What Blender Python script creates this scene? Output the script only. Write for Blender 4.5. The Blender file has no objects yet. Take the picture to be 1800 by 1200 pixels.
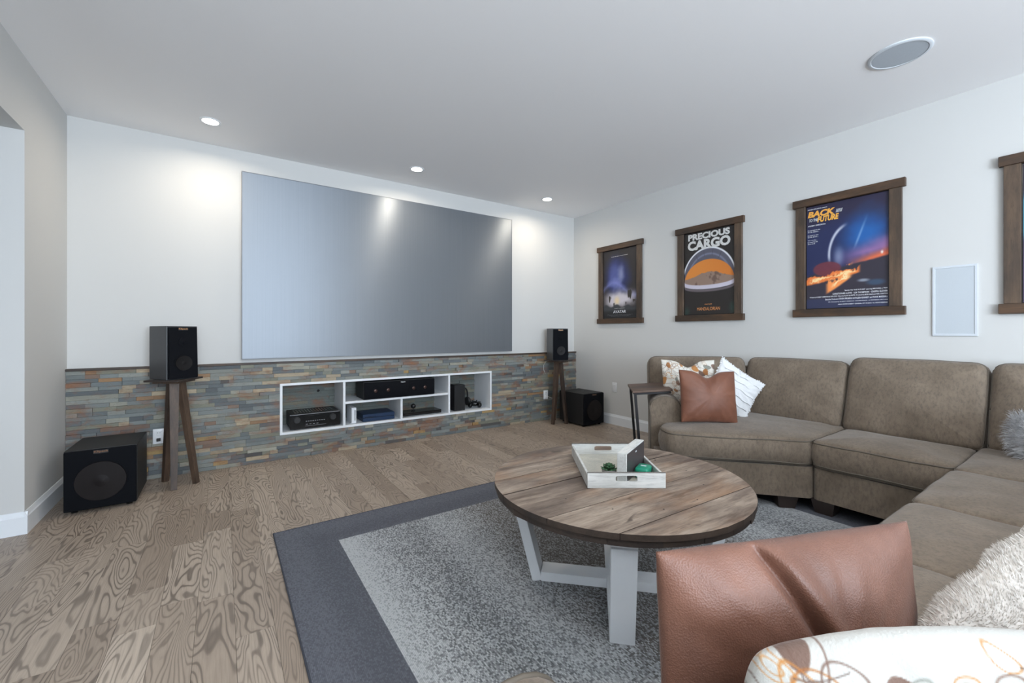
import bpy, bmesh, math, random
import numpy as np
from mathutils import Vector, Matrix, noise as mnoise
random.seed(7)
S = bpy.context.scene
COL = S.collection
PI = math.pi
def lin(c):
    c = c/255.0
    return c/12.92 if c <= .04045 else ((c+.055)/1.055)**2.4
def rgb(r, g, b, a=1.0): return (lin(r), lin(g), lin(b), a)

# ------------------------------------------------------------------ camera, world, exposure
H = 2.7; D = 4.326; R = 3.988; L = -.926; SF = D-.037        # ceiling, screen wall, right wall, left wall, stone face
YB = -3.4; XH = -2.5                                          # rear wall, hall wall
cam = bpy.data.cameras.new('camera'); cam_o = bpy.data.objects.new('camera', cam); COL.objects.link(cam_o)
cam_o.location = (0, 0, 1.14); cam_o.rotation_euler = (PI/2, 0, math.radians(-34.35))
cam.sensor_width = 36; cam.lens = 14.882; cam.shift_y = -.0093; cam.clip_start = .02
S.camera = cam_o
S.view_settings.view_transform = 'Standard'; S.view_settings.look = 'None'
S.view_settings.gamma = 1; S.view_settings.use_curve_mapping = False
S.view_settings.exposure = -0.08
W = bpy.data.worlds.new('sky'); S.world = W; W.use_nodes = True
W.node_tree.nodes['Background'].inputs[0].default_value = (.62, .78, 1, 1)
W.node_tree.nodes['Background'].inputs[1].default_value = 2.0
def area(name, loc, rot, sx, sy, power, color):
    l = bpy.data.lights.new(name, 'AREA'); l.shape = 'RECTANGLE'; l.size = sx; l.size_y = sy
    l.energy = power; l.color = color
    o = bpy.data.objects.new(name, l); COL.objects.link(o); o.location = loc; o.rotation_euler = rot
    return o
# daylight through the wide rear window, and an unseen area light in the hall
area('rear_daylight', (.75, YB+.02, 1.5), (math.radians(116), 0, 0), 2.8, 1.7, 365, (.78, .885, 1))
area('hall_daylight', (XH+.05, 2.2, 1.4), (0, math.radians(-90), 0), 1.8, 1.8, 9, (.70, .83, 1))
DOWN_W = 6.5

# ------------------------------------------------------------------ node helpers and materials
class NT:
    def __init__(s, name):
        s.m = bpy.data.materials.new(name); s.m.use_nodes = True; s.t = s.m.node_tree
        s.b = s.t.nodes['Principled BSDF']
    def n(s, typ, **kw):
        nd = s.t.nodes.new(typ)
        for k, v in kw.items():
            if k.startswith('i'):
                key = int(k[1:]) if k[1:].isdigit() else k[1:]
                if hasattr(v, 'links') or isinstance(v, bpy.types.NodeSocket): s.t.links.new(v, nd.inputs[key])
                else: nd.inputs[key].default_value = v
            else: setattr(nd, k, v)
        return nd
    def link(s, a, b): s.t.links.new(a, b)
    def ramp(s, fac, stops, interp='LINEAR'):
        r = s.t.nodes.new('ShaderNodeValToRGB'); r.color_ramp.interpolation = interp
        e = r.color_ramp.elements
        while len(e) < len(stops): e.new(.5)
        for k, (p, c) in enumerate(stops): e[k].position = p; e[k].color = c
        s.link(fac, r.inputs[0]); return r.outputs[0]
    def mix(s, f, a, b, mode='MIX'):
        m = s.t.nodes.new('ShaderNodeMix'); m.data_type = 'RGBA'; m.blend_type = mode
        for v, i in ((f, 0), (a, 6), (b, 7)):
            if isinstance(v, bpy.types.NodeSocket): s.link(v, m.inputs[i])
            else: m.inputs[i].default_value = v
        return m.outputs[2]
    def math(s, op, a, b=0.0):
        m = s.t.nodes.new('ShaderNodeMath'); m.operation = op
        for v, i in ((a, 0), (b, 1)):
            if isinstance(v, bpy.types.NodeSocket): s.link(v, m.inputs[i])
            else: m.inputs[i].default_value = v
        return m.outputs[0]
    def coords(s, scale=(1, 1, 1), kind='Object', add=None):
        v = s.n('ShaderNodeTexCoord').outputs[kind]
        mp = s.n('ShaderNodeMapping'); mp.inputs['Scale'].default_value = scale; s.link(v, mp.inputs[0]); v = mp.outputs[0]
        if add is not None:
            a = s.t.nodes.new('ShaderNodeVectorMath'); a.operation = 'ADD'; s.link(v, a.inputs[0]); s.link(add, a.inputs[1]); v = a.outputs[0]
        return v
    def noise(s, vec, scale, detail=2, rough=.5, dist=0):
        return s.n('ShaderNodeTexNoise', i0=vec, iScale=scale, iDetail=detail, iRoughness=rough, iDistortion=dist).outputs[0]
    def bump(s, h, strength=.3, dist=.01):
        b = s.n('ShaderNodeBump', iStrength=strength, iDistance=dist, iHeight=h); s.link(b.outputs[0], s.b.inputs['Normal'])
    def set(s, color=None, rough=None, metal=None, **kw):
        for k, v in (('Base Color', color), ('Roughness', rough), ('Metallic', metal)):
            if v is None: continue
            if isinstance(v, bpy.types.NodeSocket): s.link(v, s.b.inputs[k])
            else: s.b.inputs[k].default_value = v
        for k, v in kw.items(): s.b.inputs[k.replace('_', ' ')].default_value = v
        return s.m

def plain(name, c, rough=.5, metal=0, var=.06, scale=8, bump=0, **kw):
    t = NT(name); v = t.coords()
    f = t.noise(v, scale, 3)
    dark = tuple(x*(1-var) for x in c[:3])+(1,); lite = tuple(min(1, x*(1+var)) for x in c[:3])+(1,)
    t.set(t.mix(f, dark, lite), rough, metal, **kw)
    if bump: t.bump(t.noise(v, scale*25, 2), bump, .002)
    return t.m
def wall_paint(name, c):
    t = NT(name); v = t.coords()
    t.set(t.mix(t.noise(v, 1.2, 2), c, tuple(x*.985 for x in c[:3])+(1,)), .75)
    t.bump(t.noise(v, 220, 2), .05, .001); return t.m
M = {}
M['wall'] = wall_paint('wall_paint', rgb(207, 207, 205))
M['ceil'] = wall_paint('ceiling_paint', rgb(243, 243, 244))
M['trim'] = plain('white_trim_paint', rgb(232, 236, 240), .35, var=.01)
M['white'] = plain('white_lacquer', rgb(226, 230, 234), .45, var=.03)
M['plastic'] = plain('white_plastic', rgb(226, 228, 230), .35, var=.01)
M['black'] = plain('black_vinyl', rgb(24, 25, 27), .5, var=.08, scale=30, bump=.15)
M['grille'] = plain('grille_cloth', rgb(13, 15, 20), .85, var=.3, scale=400, bump=.3, Specular_IOR_Level=.15)
M['cone'] = plain('spun_copper_cone', rgb(74, 54, 48), .35, .5, var=.12)
M['gloss'] = plain('gloss_black', rgb(14, 15, 17), .18, var=.05)
M['silver'] = plain('brushed_silver', rgb(150, 152, 156), .35, .7, var=.1, scale=40)
M['copper'] = plain('copper_lettering', rgb(200, 150, 105), .35, .3, var=.02)
M['pale_ink'] = plain('pale_print', rgb(214, 218, 222), .5, var=.02)
M['blue'] = plain('deep_blue_plastic', rgb(22, 48, 80), .35, var=.15, scale=14)
M['metal'] = plain('dark_powdercoat', rgb(36, 34, 36), .5, .3, var=.08)
M['foot'] = plain('espresso_block', rgb(44, 34, 30), .5, var=.12)
M['table_white'] = plain('white_brushed_leg_paint', rgb(236, 240, 244), .5, var=.04, scale=10, bump=.2)
M['speaker_trim'] = plain('grey_white_trim', rgb(206, 212, 218), .5, var=.01)
M['green'] = plain('green_gloss', rgb(22, 132, 104), .28, var=.08)
M['pot'] = plain('grey_cement', rgb(150, 146, 142), .8, var=.2, scale=60, bump=.3)
M['leaf'] = plain('succulent_green', rgb(52, 88, 56), .45, var=.3, scale=50)
M['charcoal'] = plain('charcoal_panel', rgb(62, 58, 60), .4, var=.1)
M['gap'] = plain('dark_joint_gap', rgb(60, 52, 45), .9)  # dark slab colour that shows between the floor planks
M['mortar'] = plain('stone_backing_board', rgb(62, 66, 66), .9)
M['cable'] = plain('white_cable', rgb(215, 215, 212), .5)
def emis(name, c, s):
    t = NT(name); t.set((.9, .9, .9, 1), .5); t.b.inputs['Emission Color'].default_value = c; t.b.inputs['Emission Strength'].default_value = s; return t.m
M['lamp'] = emis('lamp_lens_glow', (1, .95, .85, 1), 14)

def screen_mat():
    t = NT('grey_projection_film'); v = t.coords((160, 1, .8))
    t.set(t.mix(t.noise(v, 1, 3), rgb(126, 132, 139), rgb(136, 142, 149)), .46, .62)
    tg = t.n('ShaderNodeTangent', direction_type='RADIAL', axis='X'); t.link(tg.outputs[0], t.b.inputs['Tangent']); t.b.inputs['Anisotropic'].default_value = .75; t.b.inputs['Anisotropic Rotation'].default_value = 0.0
    pass; return t.m
M['screen'] = screen_mat()

def floor_mat():
    t = NT('greige_oak'); a = t.n('ShaderNodeAttribute', attribute_name='tint')
    off = t.n('ShaderNodeVectorMath', operation='SCALE'); t.link(a.outputs['Vector'], off.inputs[0]); off.inputs['Scale'].default_value = 37
    v = t.coords((1, .19, 1), add=off.outputs[0])
    f = t.noise(v, 5.6, 2.4, .48, .35)
    ring = t.math('FRACT', t.math('MULTIPLY', f, 34.0))
    tri = t.math('ABSOLUTE', t.math('SUBTRACT', ring, .5))
    grain = t.ramp(tri, [(0.0, (1, 1, 1, 1)), (.10, (.85,)*3+(1,)), (.20, (.15,)*3+(1,)), (.5, (0, 0, 0, 1))])
    v2 = t.coords((1, .03, 1), add=off.outputs[0]); pores = t.ramp(t.noise(v2, 160, 3, .7), [(.42, (0, 0, 0, 1)), (.75, (1, 1, 1, 1))])
    amt = t.noise(t.coords((1, .5, 1), add=off.outputs[0]), 3, 2)
    base = t.mix(a.outputs['Fac'], rgb(148, 132, 117), rgb(196, 181, 165))
    base = t.mix(t.math('MULTIPLY', grain, t.math('ADD', t.math('MULTIPLY', amt, .9), .15)), base, rgb(80, 70, 62))
    base = t.mix(t.math('MULTIPLY', pores, .32), base, rgb(105, 92, 82))
    t.set(base, .36); t.bump(t.math('ADD', grain, pores), .12, .001); t.b.inputs['Specular IOR Level'].default_value = .4
    return t.m
M['floor'] = floor_mat()

def stone_mat():
    t = NT('split_slate'); a = t.n('ShaderNodeAttribute', attribute_name='tint').outputs['Color']
    v = t.coords((1, 1, 2.6)); n1 = t.noise(v, 9, 4, .6)
    rust = t.ramp(t.noise(t.coords((1, 1, 2.2)), 5.5, 5, .65, .4), [(.50, (0, 0, 0, 1)), (.66, (1, 1, 1, 1))])
    rustc = t.mix(t.noise(v, 14, 2), rgb(150, 96, 52), rgb(122, 84, 66))
    c = t.mix(t.math('MULTIPLY', rust, .72), a, rustc)
    c = t.mix(t.math('MULTIPLY', t.ramp(n1, [(.3, (0, 0, 0, 1)), (.7, (1, 1, 1, 1))]), .3), c, rgb(100, 108, 110))
    sp = t.ramp(t.noise(v, 60, 2), [(.6, (0, 0, 0, 1)), (.75, (1, 1, 1, 1))])
    c = t.mix(t.math('MULTIPLY', sp, .3), c, rgb(60, 52, 46))
    t.set(c, .72); t.bump(t.noise(v, 34, 5, .6), .6, .006); return t.m
M['stone'] = stone_mat()

def boards_mat(name, c1, c2, c3, axis='x', rough=.55, warm=None):
    t = NT(name); sc = (.12, 1, 1) if axis == 'x' else (1, 1, .12)
    rnd = t.n('ShaderNodeObjectInfo').outputs['Random']
    cb = t.n('ShaderNodeCombineXYZ'); m = t.math('MULTIPLY', rnd, 31.0); t.link(m, cb.inputs[0]); t.link(m, cb.inputs[1]); t.link(m, cb.inputs[2])
    v = t.coords(sc, add=cb.outputs[0])
    a = t.noise(v, 26, 5, .65, .3); b = t.noise(t.coords((.4, 1, 1) if axis == 'x' else (1, 1, .4), add=cb.outputs[0]), 6, 4, .6)
    c = t.mix(t.ramp(a, [(.3, (0, 0, 0, 1)), (.7, (1, 1, 1, 1))]), c1, c2)
    c = t.mix(t.ramp(b, [(.42, (0, 0, 0, 1)), (.68, (1, 1, 1, 1))]), c, c3)
    if warm:
        wv = t.noise(t.coords((.5, 1, 1) if axis == 'x' else (1, 1, .5), add=cb.outputs[0]), 3.2, 4, .6); c = t.mix(t.math('MULTIPLY', t.ramp(wv, [(.5, (0, 0, 0, 1)), (.66, (1, 1, 1, 1))]), .55), c, warm)
        kn = t.noise(t.coords((.35, 1, 1), add=cb.outputs[0]), 13, 3, .5, 1.2); c = t.mix(t.math('MULTIPLY', t.ramp(kn, [(.66, (0, 0, 0, 1)), (.72, (1, 1, 1, 1))]), .75), c, rgb(58, 46, 40))
    fine = t.noise(v, 120, 3, .7); c = t.mix(t.math('MULTIPLY', t.ramp(fine, [(.5, (0, 0, 0, 1)), (.72, (1, 1, 1, 1))]), .45), c, tuple(x*.45 for x in c1[:3])+(1,))
    t.set(c, rough); t.bump(t.math('ADD', a, t.math('MULTIPLY', fine, .4)), .35, .003); return t.m
M['tabletop'] = boards_mat('weathered_spool_wood', rgb(92, 76, 65), rgb(176, 160, 144), rgb(84, 70, 62), warm=rgb(150, 112, 80))
M['tableedge'] = boards_mat('dark_stained_edge', rgb(58, 48, 42), rgb(76, 63, 54), rgb(48, 42, 40))
M['frame_h'] = boards_mat('walnut_stained_pine_h', rgb(64, 48, 36), rgb(98, 72, 50), rgb(54, 44, 37))
M['frame_v'] = boards_mat('walnut_stained_pine_v', rgb(74, 60, 49), rgb(104, 84, 66), rgb(60, 50, 43), 'z')
M['stand'] = boards_mat('dark_stand_wood', rgb(62, 48, 40), rgb(98, 78, 62), rgb(52, 42, 37), 'z')
M['standtop'] = boards_mat('stand_top_wood', rgb(44, 38, 36), rgb(66, 54, 48), rgb(38, 34, 33))
M['cap'] = boards_mat('wainscot_cap_wood', rgb(62, 50, 42), rgb(92, 72, 56), rgb(46, 42, 40))
M['sidetop'] = boards_mat('side_table_wood', rgb(84, 66, 56), rgb(112, 88, 72), rgb(70, 58, 52))
M['tray'] = boards_mat('whitewashed_wood', rgb(196, 198, 196), rgb(216, 216, 212), rgb(176, 176, 172))
M['trayfloor'] = boards_mat('whitewashed_tray_floor', rgb(186, 184, 172), rgb(208, 204, 190), rgb(172, 172, 164), 'z')
M['trayrim'] = plain('worn_grey_rim', rgb(110, 106, 102), .6, var=.3, scale=60)

def sofa_mat():
    t = NT('taupe_chenille'); v = t.coords()
    a = t.noise(v, 7, 4, .6); b = t.noise(t.coords((1, 1, .45)), 75, 3, .7); c = t.noise(v, 1.6, 2)
    col = t.mix(t.ramp(a, [(.3, (0, 0, 0, 1)), (.7, (1, 1, 1, 1))]), rgb(106, 93, 79), rgb(128, 114, 99))
    col = t.mix(t.math('MULTIPLY', t.ramp(b, [(.45, (0, 0, 0, 1)), (.7, (1, 1, 1, 1))]), .6), col, rgb(82, 74, 64))
    t.set(col, .85); t.b.inputs['Sheen Weight'].default_value = .2; t.b.inputs['Sheen Roughness'].default_value = .45
    t.bump(t.math('ADD', t.noise(v, 260, 2), t.math('MULTIPLY', a, .8)), .3, .004); return t.m
M['sofa'] = sofa_mat()
M['piping'] = plain('dark_taupe_piping', rgb(98, 90, 80), .85, var=.1, scale=40)

def leather_mat(name, c1, c2):
    t = NT(name); v = t.coords()
    t.set(t.mix(t.ramp(t.noise(v, 9, 4, .6), [(.3, (0, 0, 0, 1)), (.7, (1, 1, 1, 1))]), c1, c2), .5)
    h = t.math('ADD', t.n('ShaderNodeTexVoronoi', i0=v, iScale=420).outputs[0], t.math('MULTIPLY', t.noise(t.coords((1, 1, .3)), 30, 4, .6), 2.2))
    t.bump(h, .22, .003); t.b.inputs['Sheen Weight'].default_value = .12; return t.m
M['leather'] = leather_mat('cognac_leather', rgb(104, 62, 44), rgb(124, 78, 57))
M['leather2'] = leather_mat('cognac_suede_leather', rgb(92, 57, 42), rgb(114, 75, 58))
M['knit'] = plain('white_cotton_knit', rgb(226, 228, 230), .9, var=.05, scale=60, bump=.6, Sheen_Weight=.3)
M['fur_white'] = plain('cream_faux_fur', rgb(226, 221, 215), .9, var=.06, scale=9, Sheen_Weight=.4)
M['fur_grey'] = plain('grey_faux_fur', rgb(186, 186, 188), .9, var=.35, scale=60, Sheen_Weight=.4)
M['fur_dark'] = plain('charcoal_faux_fur', rgb(92, 94, 96), .9, var=.35, scale=60, Sheen_Weight=.4)
def vcol_mat(name, rough=.5, bump=0, sheen=0, coat=0):
    t = NT(name); a = t.n('ShaderNodeAttribute', attribute_name='tint').outputs['Color']
    t.set(a, rough); t.b.inputs['Sheen Weight'].default_value = sheen; t.b.inputs['Coat Weight'].default_value = coat
    if bump: t.bump(t.noise(t.coords(), 300, 2), bump, .002)
    return t.m
M['print'] = vcol_mat('poster_print', .5)
M['floral'] = vcol_mat('floral_cotton', .85, .4, .2)

def rug_mat():
    t = NT('woven_rug'); a = t.n('ShaderNodeAttribute', attribute_name='tint').outputs['Color']
    v = t.coords((190, 120, 0)); fl = t.n('ShaderNodeVectorMath', operation='FLOOR'); t.link(v, fl.inputs[0])
    wn = t.n('ShaderNodeTexWhiteNoise', noise_dimensions='2D'); t.link(fl.outputs[0], wn.inputs[0])
    sp = t.n('ShaderNodeSeparateColor'); t.link(a, sp.inputs[0]); lum, isfield, hue = sp.outputs
    k = t.math('MULTIPLY_ADD', t.math('SUBTRACT', lum, wn.outputs[0]), 1.15); k.node.inputs[2].default_value = .5; k.node.use_clamp = True
    hi = t.mix(isfield, rgb(104, 107, 116), rgb(186, 190, 193)); lo = t.mix(isfield, rgb(84, 87, 96), rgb(98, 101, 104))
    lo = t.mix(t.math('MULTIPLY', hue, .7), lo, rgb(92, 84, 76))
    c = t.mix(k, lo, hi)
    fr = t.n('ShaderNodeVectorMath', operation='FRACTION'); t.link(v, fr.inputs[0]); sx = t.n('ShaderNodeSeparateXYZ'); t.link(fr.outputs[0], sx.inputs[0])
    rib = t.math('ABSOLUTE', t.math('SUBTRACT', sx.outputs[0], .5)); gr = t.ramp(rib, [(.3, (0, 0, 0, 1)), (.5, (1, 1, 1, 1))])
    c = t.mix(t.math('MULTIPLY', gr, .35), c, rgb(66, 68, 74))
    t.set(c, .92); t.bump(t.math('SUBTRACT', k, gr), .5, .003); return t.m
M['rug'] = rug_mat()

# ------------------------------------------------------------------ geometry helpers
class B:
    def __init__(s): s.bm = bmesh.new()
    def box(s, x0, x1, y0, y1, z0, z1, bev=0, seg=2, mat=None):
        r = bmesh.ops.create_cube(s.bm, size=1)
        vs = r['verts']
        for v in vs:
            v.co = Vector((x0+(v.co.x+.5)*(x1-x0), y0+(v.co.y+.5)*(y1-y0), z0+(v.co.z+.5)*(z1-z0)))
        if bev:
            es = list({e for v in vs for e in v.link_edges})
            r2 = bmesh.ops.bevel(s.bm, geom=es, offset=bev, segments=seg, affect='EDGES', profile=.5)
            vs = list({v for f in r2['faces'] for v in f.verts}) + [v for v in vs if v.is_valid]
        if mat is not None:
            for v in set(vs):
                if v.is_valid: v.co = mat @ v.co
        return s
    def poly(s, pts, z0, z1):
        """prism over a 2D outline"""
        lo = [s.bm.verts.new((p[0], p[1], z0)) for p in pts]; hi = [s.bm.verts.new((p[0], p[1], z1)) for p in pts]
        n = len(pts)
        s.bm.faces.new(lo[::-1]); s.bm.faces.new(hi)
        for i in range(n): s.bm.faces.new((lo[i], lo[(i+1) % n], hi[(i+1) % n], hi[i]))
        return s
    def beam(s, a, b, w, d, w2=None, d2=None, up=(0, 1, 0)):
        """tapered rectangular bar from a to b"""
        a, b = Vector(a), Vector(b); t = (b-a).normalized(); u = Vector(up); x = t.cross(u)
        if x.length < 1e-4: x = t.cross(Vector((1, 0, 0)))
        x.normalize(); y = x.cross(t).normalized(); w2 = w if w2 is None else w2; d2 = d if d2 is None else d2
        lo = [s.bm.verts.new(a+x*w/2*i+y*d/2*j) for i, j in ((-1, -1), (1, -1), (1, 1), (-1, 1))]
        hi = [s.bm.verts.new(b+x*w2/2*i+y*d2/2*j) for i, j in ((-1, -1), (1, -1), (1, 1), (-1, 1))]
        s.bm.faces.new(lo[::-1]); s.bm.faces.new(hi)
        for i in range(4): s.bm.faces.new((lo[i], lo[(i+1) % 4], hi[(i+1) % 4], hi[i]))
        return s
    def tube(s, pts, r, seg=8, closed=False):
        pts = [Vector(p) for p in pts]; n = len(pts); rings = []
        for i, p in enumerate(pts):
            a = pts[(i-1) % n] if (closed or i > 0) else p; b = pts[(i+1) % n] if (closed or i < n-1) else p
            t = (b-a).normalized(); u = Vector((0, 0, 1)) if abs(t.z) < .9 else Vector((1, 0, 0))
            x = t.cross(u).normalized(); y = x.cross(t).normalized()
            rings.append([s.bm.verts.new(p+(x*math.cos(q)+y*math.sin(q))*r) for q in [2*PI*k/seg for k in range(seg)]])
        m = n if closed else n-1
        for i in range(m):
            A, C = rings[i], rings[(i+1) % n]
            for k in range(seg): s.bm.faces.new((A[k], A[(k+1) % seg], C[(k+1) % seg], C[k]))
        if not closed:
            s.bm.faces.new(rings[0][::-1]); s.bm.faces.new(rings[-1])
        return s
    def lathe(s, prof, c=(0, 0, 0), seg=32, axis='z'):
        """prof: list of (radius, height); axis 'z' up or 'y' (height runs towards -y)"""
        rings = []
        for r, h in prof:
            ring = []
            for k in range(seg):
                q = 2*PI*k/seg; x, y = r*math.cos(q), r*math.sin(q)
                co = (c[0]+x, c[1]+y, c[2]+h) if axis == 'z' else (c[0]+x, c[1]-h, c[2]+y)
                ring.append(s.bm.verts.new(co))
            rings.append(ring)
        for A, C in zip(rings, rings[1:]):
            for k in range(seg): s.bm.faces.new((A[k], A[(k+1) % seg], C[(k+1) % seg], C[k]))
        s.bm.faces.new(rings[0][::-1]); s.bm.faces.new(rings[-1])
        return s
    def sphere(s, c, r, seg=16, sc=(1, 1, 1)):
        rr = bmesh.ops.create_uvsphere(s.bm, u_segments=seg, v_segments=seg//2+1, radius=r)
        for v in rr['verts']: v.co = Vector((c[0]+v.co.x*sc[0], c[1]+v.co.y*sc[1], c[2]+v.co.z*sc[2]))
        return s
    def done(s, name, mat, parent=None, smooth=False, tint=None, **props):
        bmesh.ops.recalc_face_normals(s.bm, faces=s.bm.faces)
        me = bpy.data.meshes.new(name); s.bm.to_mesh(me); s.bm.free()
        return link(name, me, mat, parent, smooth, tint, **props)
def link(name, me, mat, parent=None, smooth=False, tint=None, **props):
    if tint is not None:
        ca = me.color_attributes.new('tint', 'FLOAT_COLOR', 'POINT')
        arr = np.array(tint, dtype=np.float32)
        if arr.ndim == 1: arr = np.tile(arr, (len(me.vertices), 1))
        ca.data.foreach_set('color', arr.ravel())
    if mat: me.materials.append(mat)
    if smooth:
        me.polygons.foreach_set('use_smooth', [True]*len(me.polygons))
        if smooth != 'full': 
            try: me.set_sharp_from_angle(angle=math.radians(38))
            except Exception: pass
    o = bpy.data.objects.new(name, me); COL.objects.link(o)
    if parent: o.parent = parent
    for k, v in props.items(): o[k] = v
    return o
def thing(name, label, cat, loc=(0, 0, 0), rz=0, rot=None, group=None):
    o = bpy.data.objects.new(name, None); COL.objects.link(o); o.location = loc; o.empty_display_size = .05
    o.rotation_euler = rot if rot else (0, 0, rz); o['label'] = label; o['category'] = cat
    if group: o['group'] = group
    return o
def struct(o): o['kind'] = 'structure'; return o
def copy_tree(root, loc, rz, label, group):
    r = root.copy(); COL.objects.link(r); r.location = loc; r.rotation_euler = (0, 0, rz); r['label'] = label; r['group'] = group
    for ch in list(root.children):
        c = ch.copy(); COL.objects.link(c); c.parent = r
        for g in ch.children:
            d = g.copy(); COL.objects.link(d); d.parent = c
    return r
def text(name, string, mat, parent, x, z, y=0.0, w=None, h=None, cx=False, bold=.02, shear=0, thick=.0006, join=None, stretch=True):
    """flat lettering standing in the XZ plane, facing -Y; x is the left end (or the centre when cx)"""
    cu = bpy.data.curves.new(name, 'FONT'); cu.body = string; cu.size = 1; cu.offset = bold; cu.shear = shear; cu.resolution_u = 3
    to = bpy.data.objects.new(name+'_tmp', cu); COL.objects.link(to)
    dg = bpy.context.evaluated_depsgraph_get(); me = bpy.data.meshes.new_from_object(to.evaluated_get(dg))
    bpy.data.objects.remove(to); bpy.data.curves.remove(cu)
    n = len(me.vertices); co = np.empty(n*3); me.vertices.foreach_get('co', co); co = co.reshape(-1, 3)
    mn, mx = co.min(0), co.max(0); bw, bh = mx[0]-mn[0], mx[1]-mn[1]
    sz = h/bh if h else w/bw; sx = w/bw if w else sz
    X = (co[:, 0]-mn[0])*sx; Z = (co[:, 1]-mn[1])*sz
    if cx: X -= bw*sx/2
    out = np.stack([X+x, np.full(n, y), Z+z], 1)
    me.vertices.foreach_set('co', out.ravel()); me.materials.clear(); me.update()
    if join is not None: join.append((out, [list(p.vertices) for p in me.polygons])); bpy.data.meshes.remove(me); return None
    return link(name, me, mat, parent)
def joined(name, chunks, mat, parent):
    vs, fs, k = [], [], 0
    for o, f in chunks:
        vs += [tuple(p) for p in o]; fs += [[i+k for i in q] for q in f]; k += len(o)
    me = bpy.data.meshes.new(name); me.from_pydata(vs, [], fs); return link(name, me, mat, parent)
def rounded(pts, rad, n=5):
    out = []; m = len(pts)
    for i in range(m):
        p0, p, p1 = (Vector(pts[(i-1) % m]), Vector(pts[i]), Vector(pts[(i+1) % m]))
        r = rad[i] if isinstance(rad, (list, tuple)) else rad
        a, b = (p0-p), (p1-p); la = min(r, a.length*.45); lb = min(r, b.length*.45)
        A, C = p+a.normalized()*la, p+b.normalized()*lb
        for k in range(n+1):
            t = k/n; q = A*(1-t)**2+p*2*t*(1-t)+C*t*t; out.append((q.x, q.y))
    return out
def inset(pts, d):
    """move an outline inwards (counter-clockwise outline)"""
    n = len(pts); out = []
    for i in range(n):
        a, p, b = Vector(pts[i-1]), Vector(pts[i]), Vector(pts[(i+1) % n])
        t = (b-a)
        if t.length < 1e-6: out.append((p.x, p.y)); continue
        t.normalize(); nn = Vector((-t.y, t.x)); q = p+nn*d; out.append((q.x, q.y))
    return out
def ccw(p):
    a = sum(p[i][0]*p[(i+1) % len(p)][1]-p[(i+1) % len(p)][0]*p[i][1] for i in range(len(p)))
    return p if a > 0 else p[::-1]
def dense(pts, step=.03):
    out = []
    for i in range(len(pts)):
        a, b = Vector(pts[i]), Vector(pts[(i+1) % len(pts)]); k = max(1, int((b-a).length/step))
        for j in range(k): q = a.lerp(b, j/k); out.append((q.x, q.y))
    return out
def cushion(name, outline, z0, z1, parent, mat, rad=.06, bulge=.014, crown=.03, edge=.03, seed=0, mtx=None, lump=.006, piping=True, label=None, two=False):
    """soft slab over an outline with rounded edges, a crowned top and piping along its edges; mtx places it"""
    o = dense(ccw(rounded(outline, rad)), .025)
    cx = sum(p[0] for p in o)/len(o); cy = sum(p[1] for p in o)/len(o)
    h = z1-z0; rings = []
    def crownz(f): return crown*(1-f**2.4)
    prof = [(.0, z0+edge*.0, -edge), (.0, z0+edge*.3, -edge*.35), (0, z0+edge, -.0), (0, z0+h*.35, bulge), (0, z0+h*.65, bulge), (0, z1-edge, 0), (0, z1-edge*.3, -edge*.35), (0, z1, -edge)]
    for _, z, d in prof: rings.append([(p[0], p[1], z) for p in inset(o, -d)])
    top = inset(o, edge); bot = top
    for f in (.9, .78, .62, .45, .28, .12):
        rings.append([(cx+(p[0]-cx)*f, cy+(p[1]-cy)*f, z1+crownz(f)) for p in top])
    brings = []
    for f in (.9, .7, .45, .2): brings.append([(cx+(p[0]-cx)*f, cy+(p[1]-cy)*f, z0-(crownz(f) if two else 0)) for p in bot])
    rings = brings[::-1]+rings
    mtx = mtx or Matrix.Identity(4)
    bm = bmesh.new(); V = []
    for ring in rings:
        rr = []
        for p in ring:
            q = mtx @ Vector(p)
            d = mnoise.noise(q*4.5+Vector((seed*7.3, seed*1.7, 0)))*lump + mnoise.noise(q*13+Vector((seed, 0, 3)))*lump*.35
            q = q+(mtx.to_3x3() @ Vector((0, 0, 1)))*d
            rr.append(bm.verts.new(q))
        V.append(rr)
    n = len(o)
    for A, C in zip(V, V[1:]):
        for k in range(n): bm.faces.new((A[k], A[(k+1) % n], C[(k+1) % n], C[k]))
    bm.faces.new(V[0][::-1]); bm.faces.new(V[-1])
    b = B(); b.bm.free(); b.bm = bm
    pts = [[v.co.copy() for v in V[len(brings)+2]], [v.co.copy() for v in V[len(brings)+5]]]
    ob = b.done(name, mat, parent, smooth='full')
    if label: ob['label'] = label
    if piping:
        b = B()
        for z in ((1, 0) if piping == 2 else (1,)): b.tube([p for p in pts[z]], .0045, 6, closed=True)
        b.done('piping', M['piping'], ob, smooth='full')
    return ob
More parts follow.
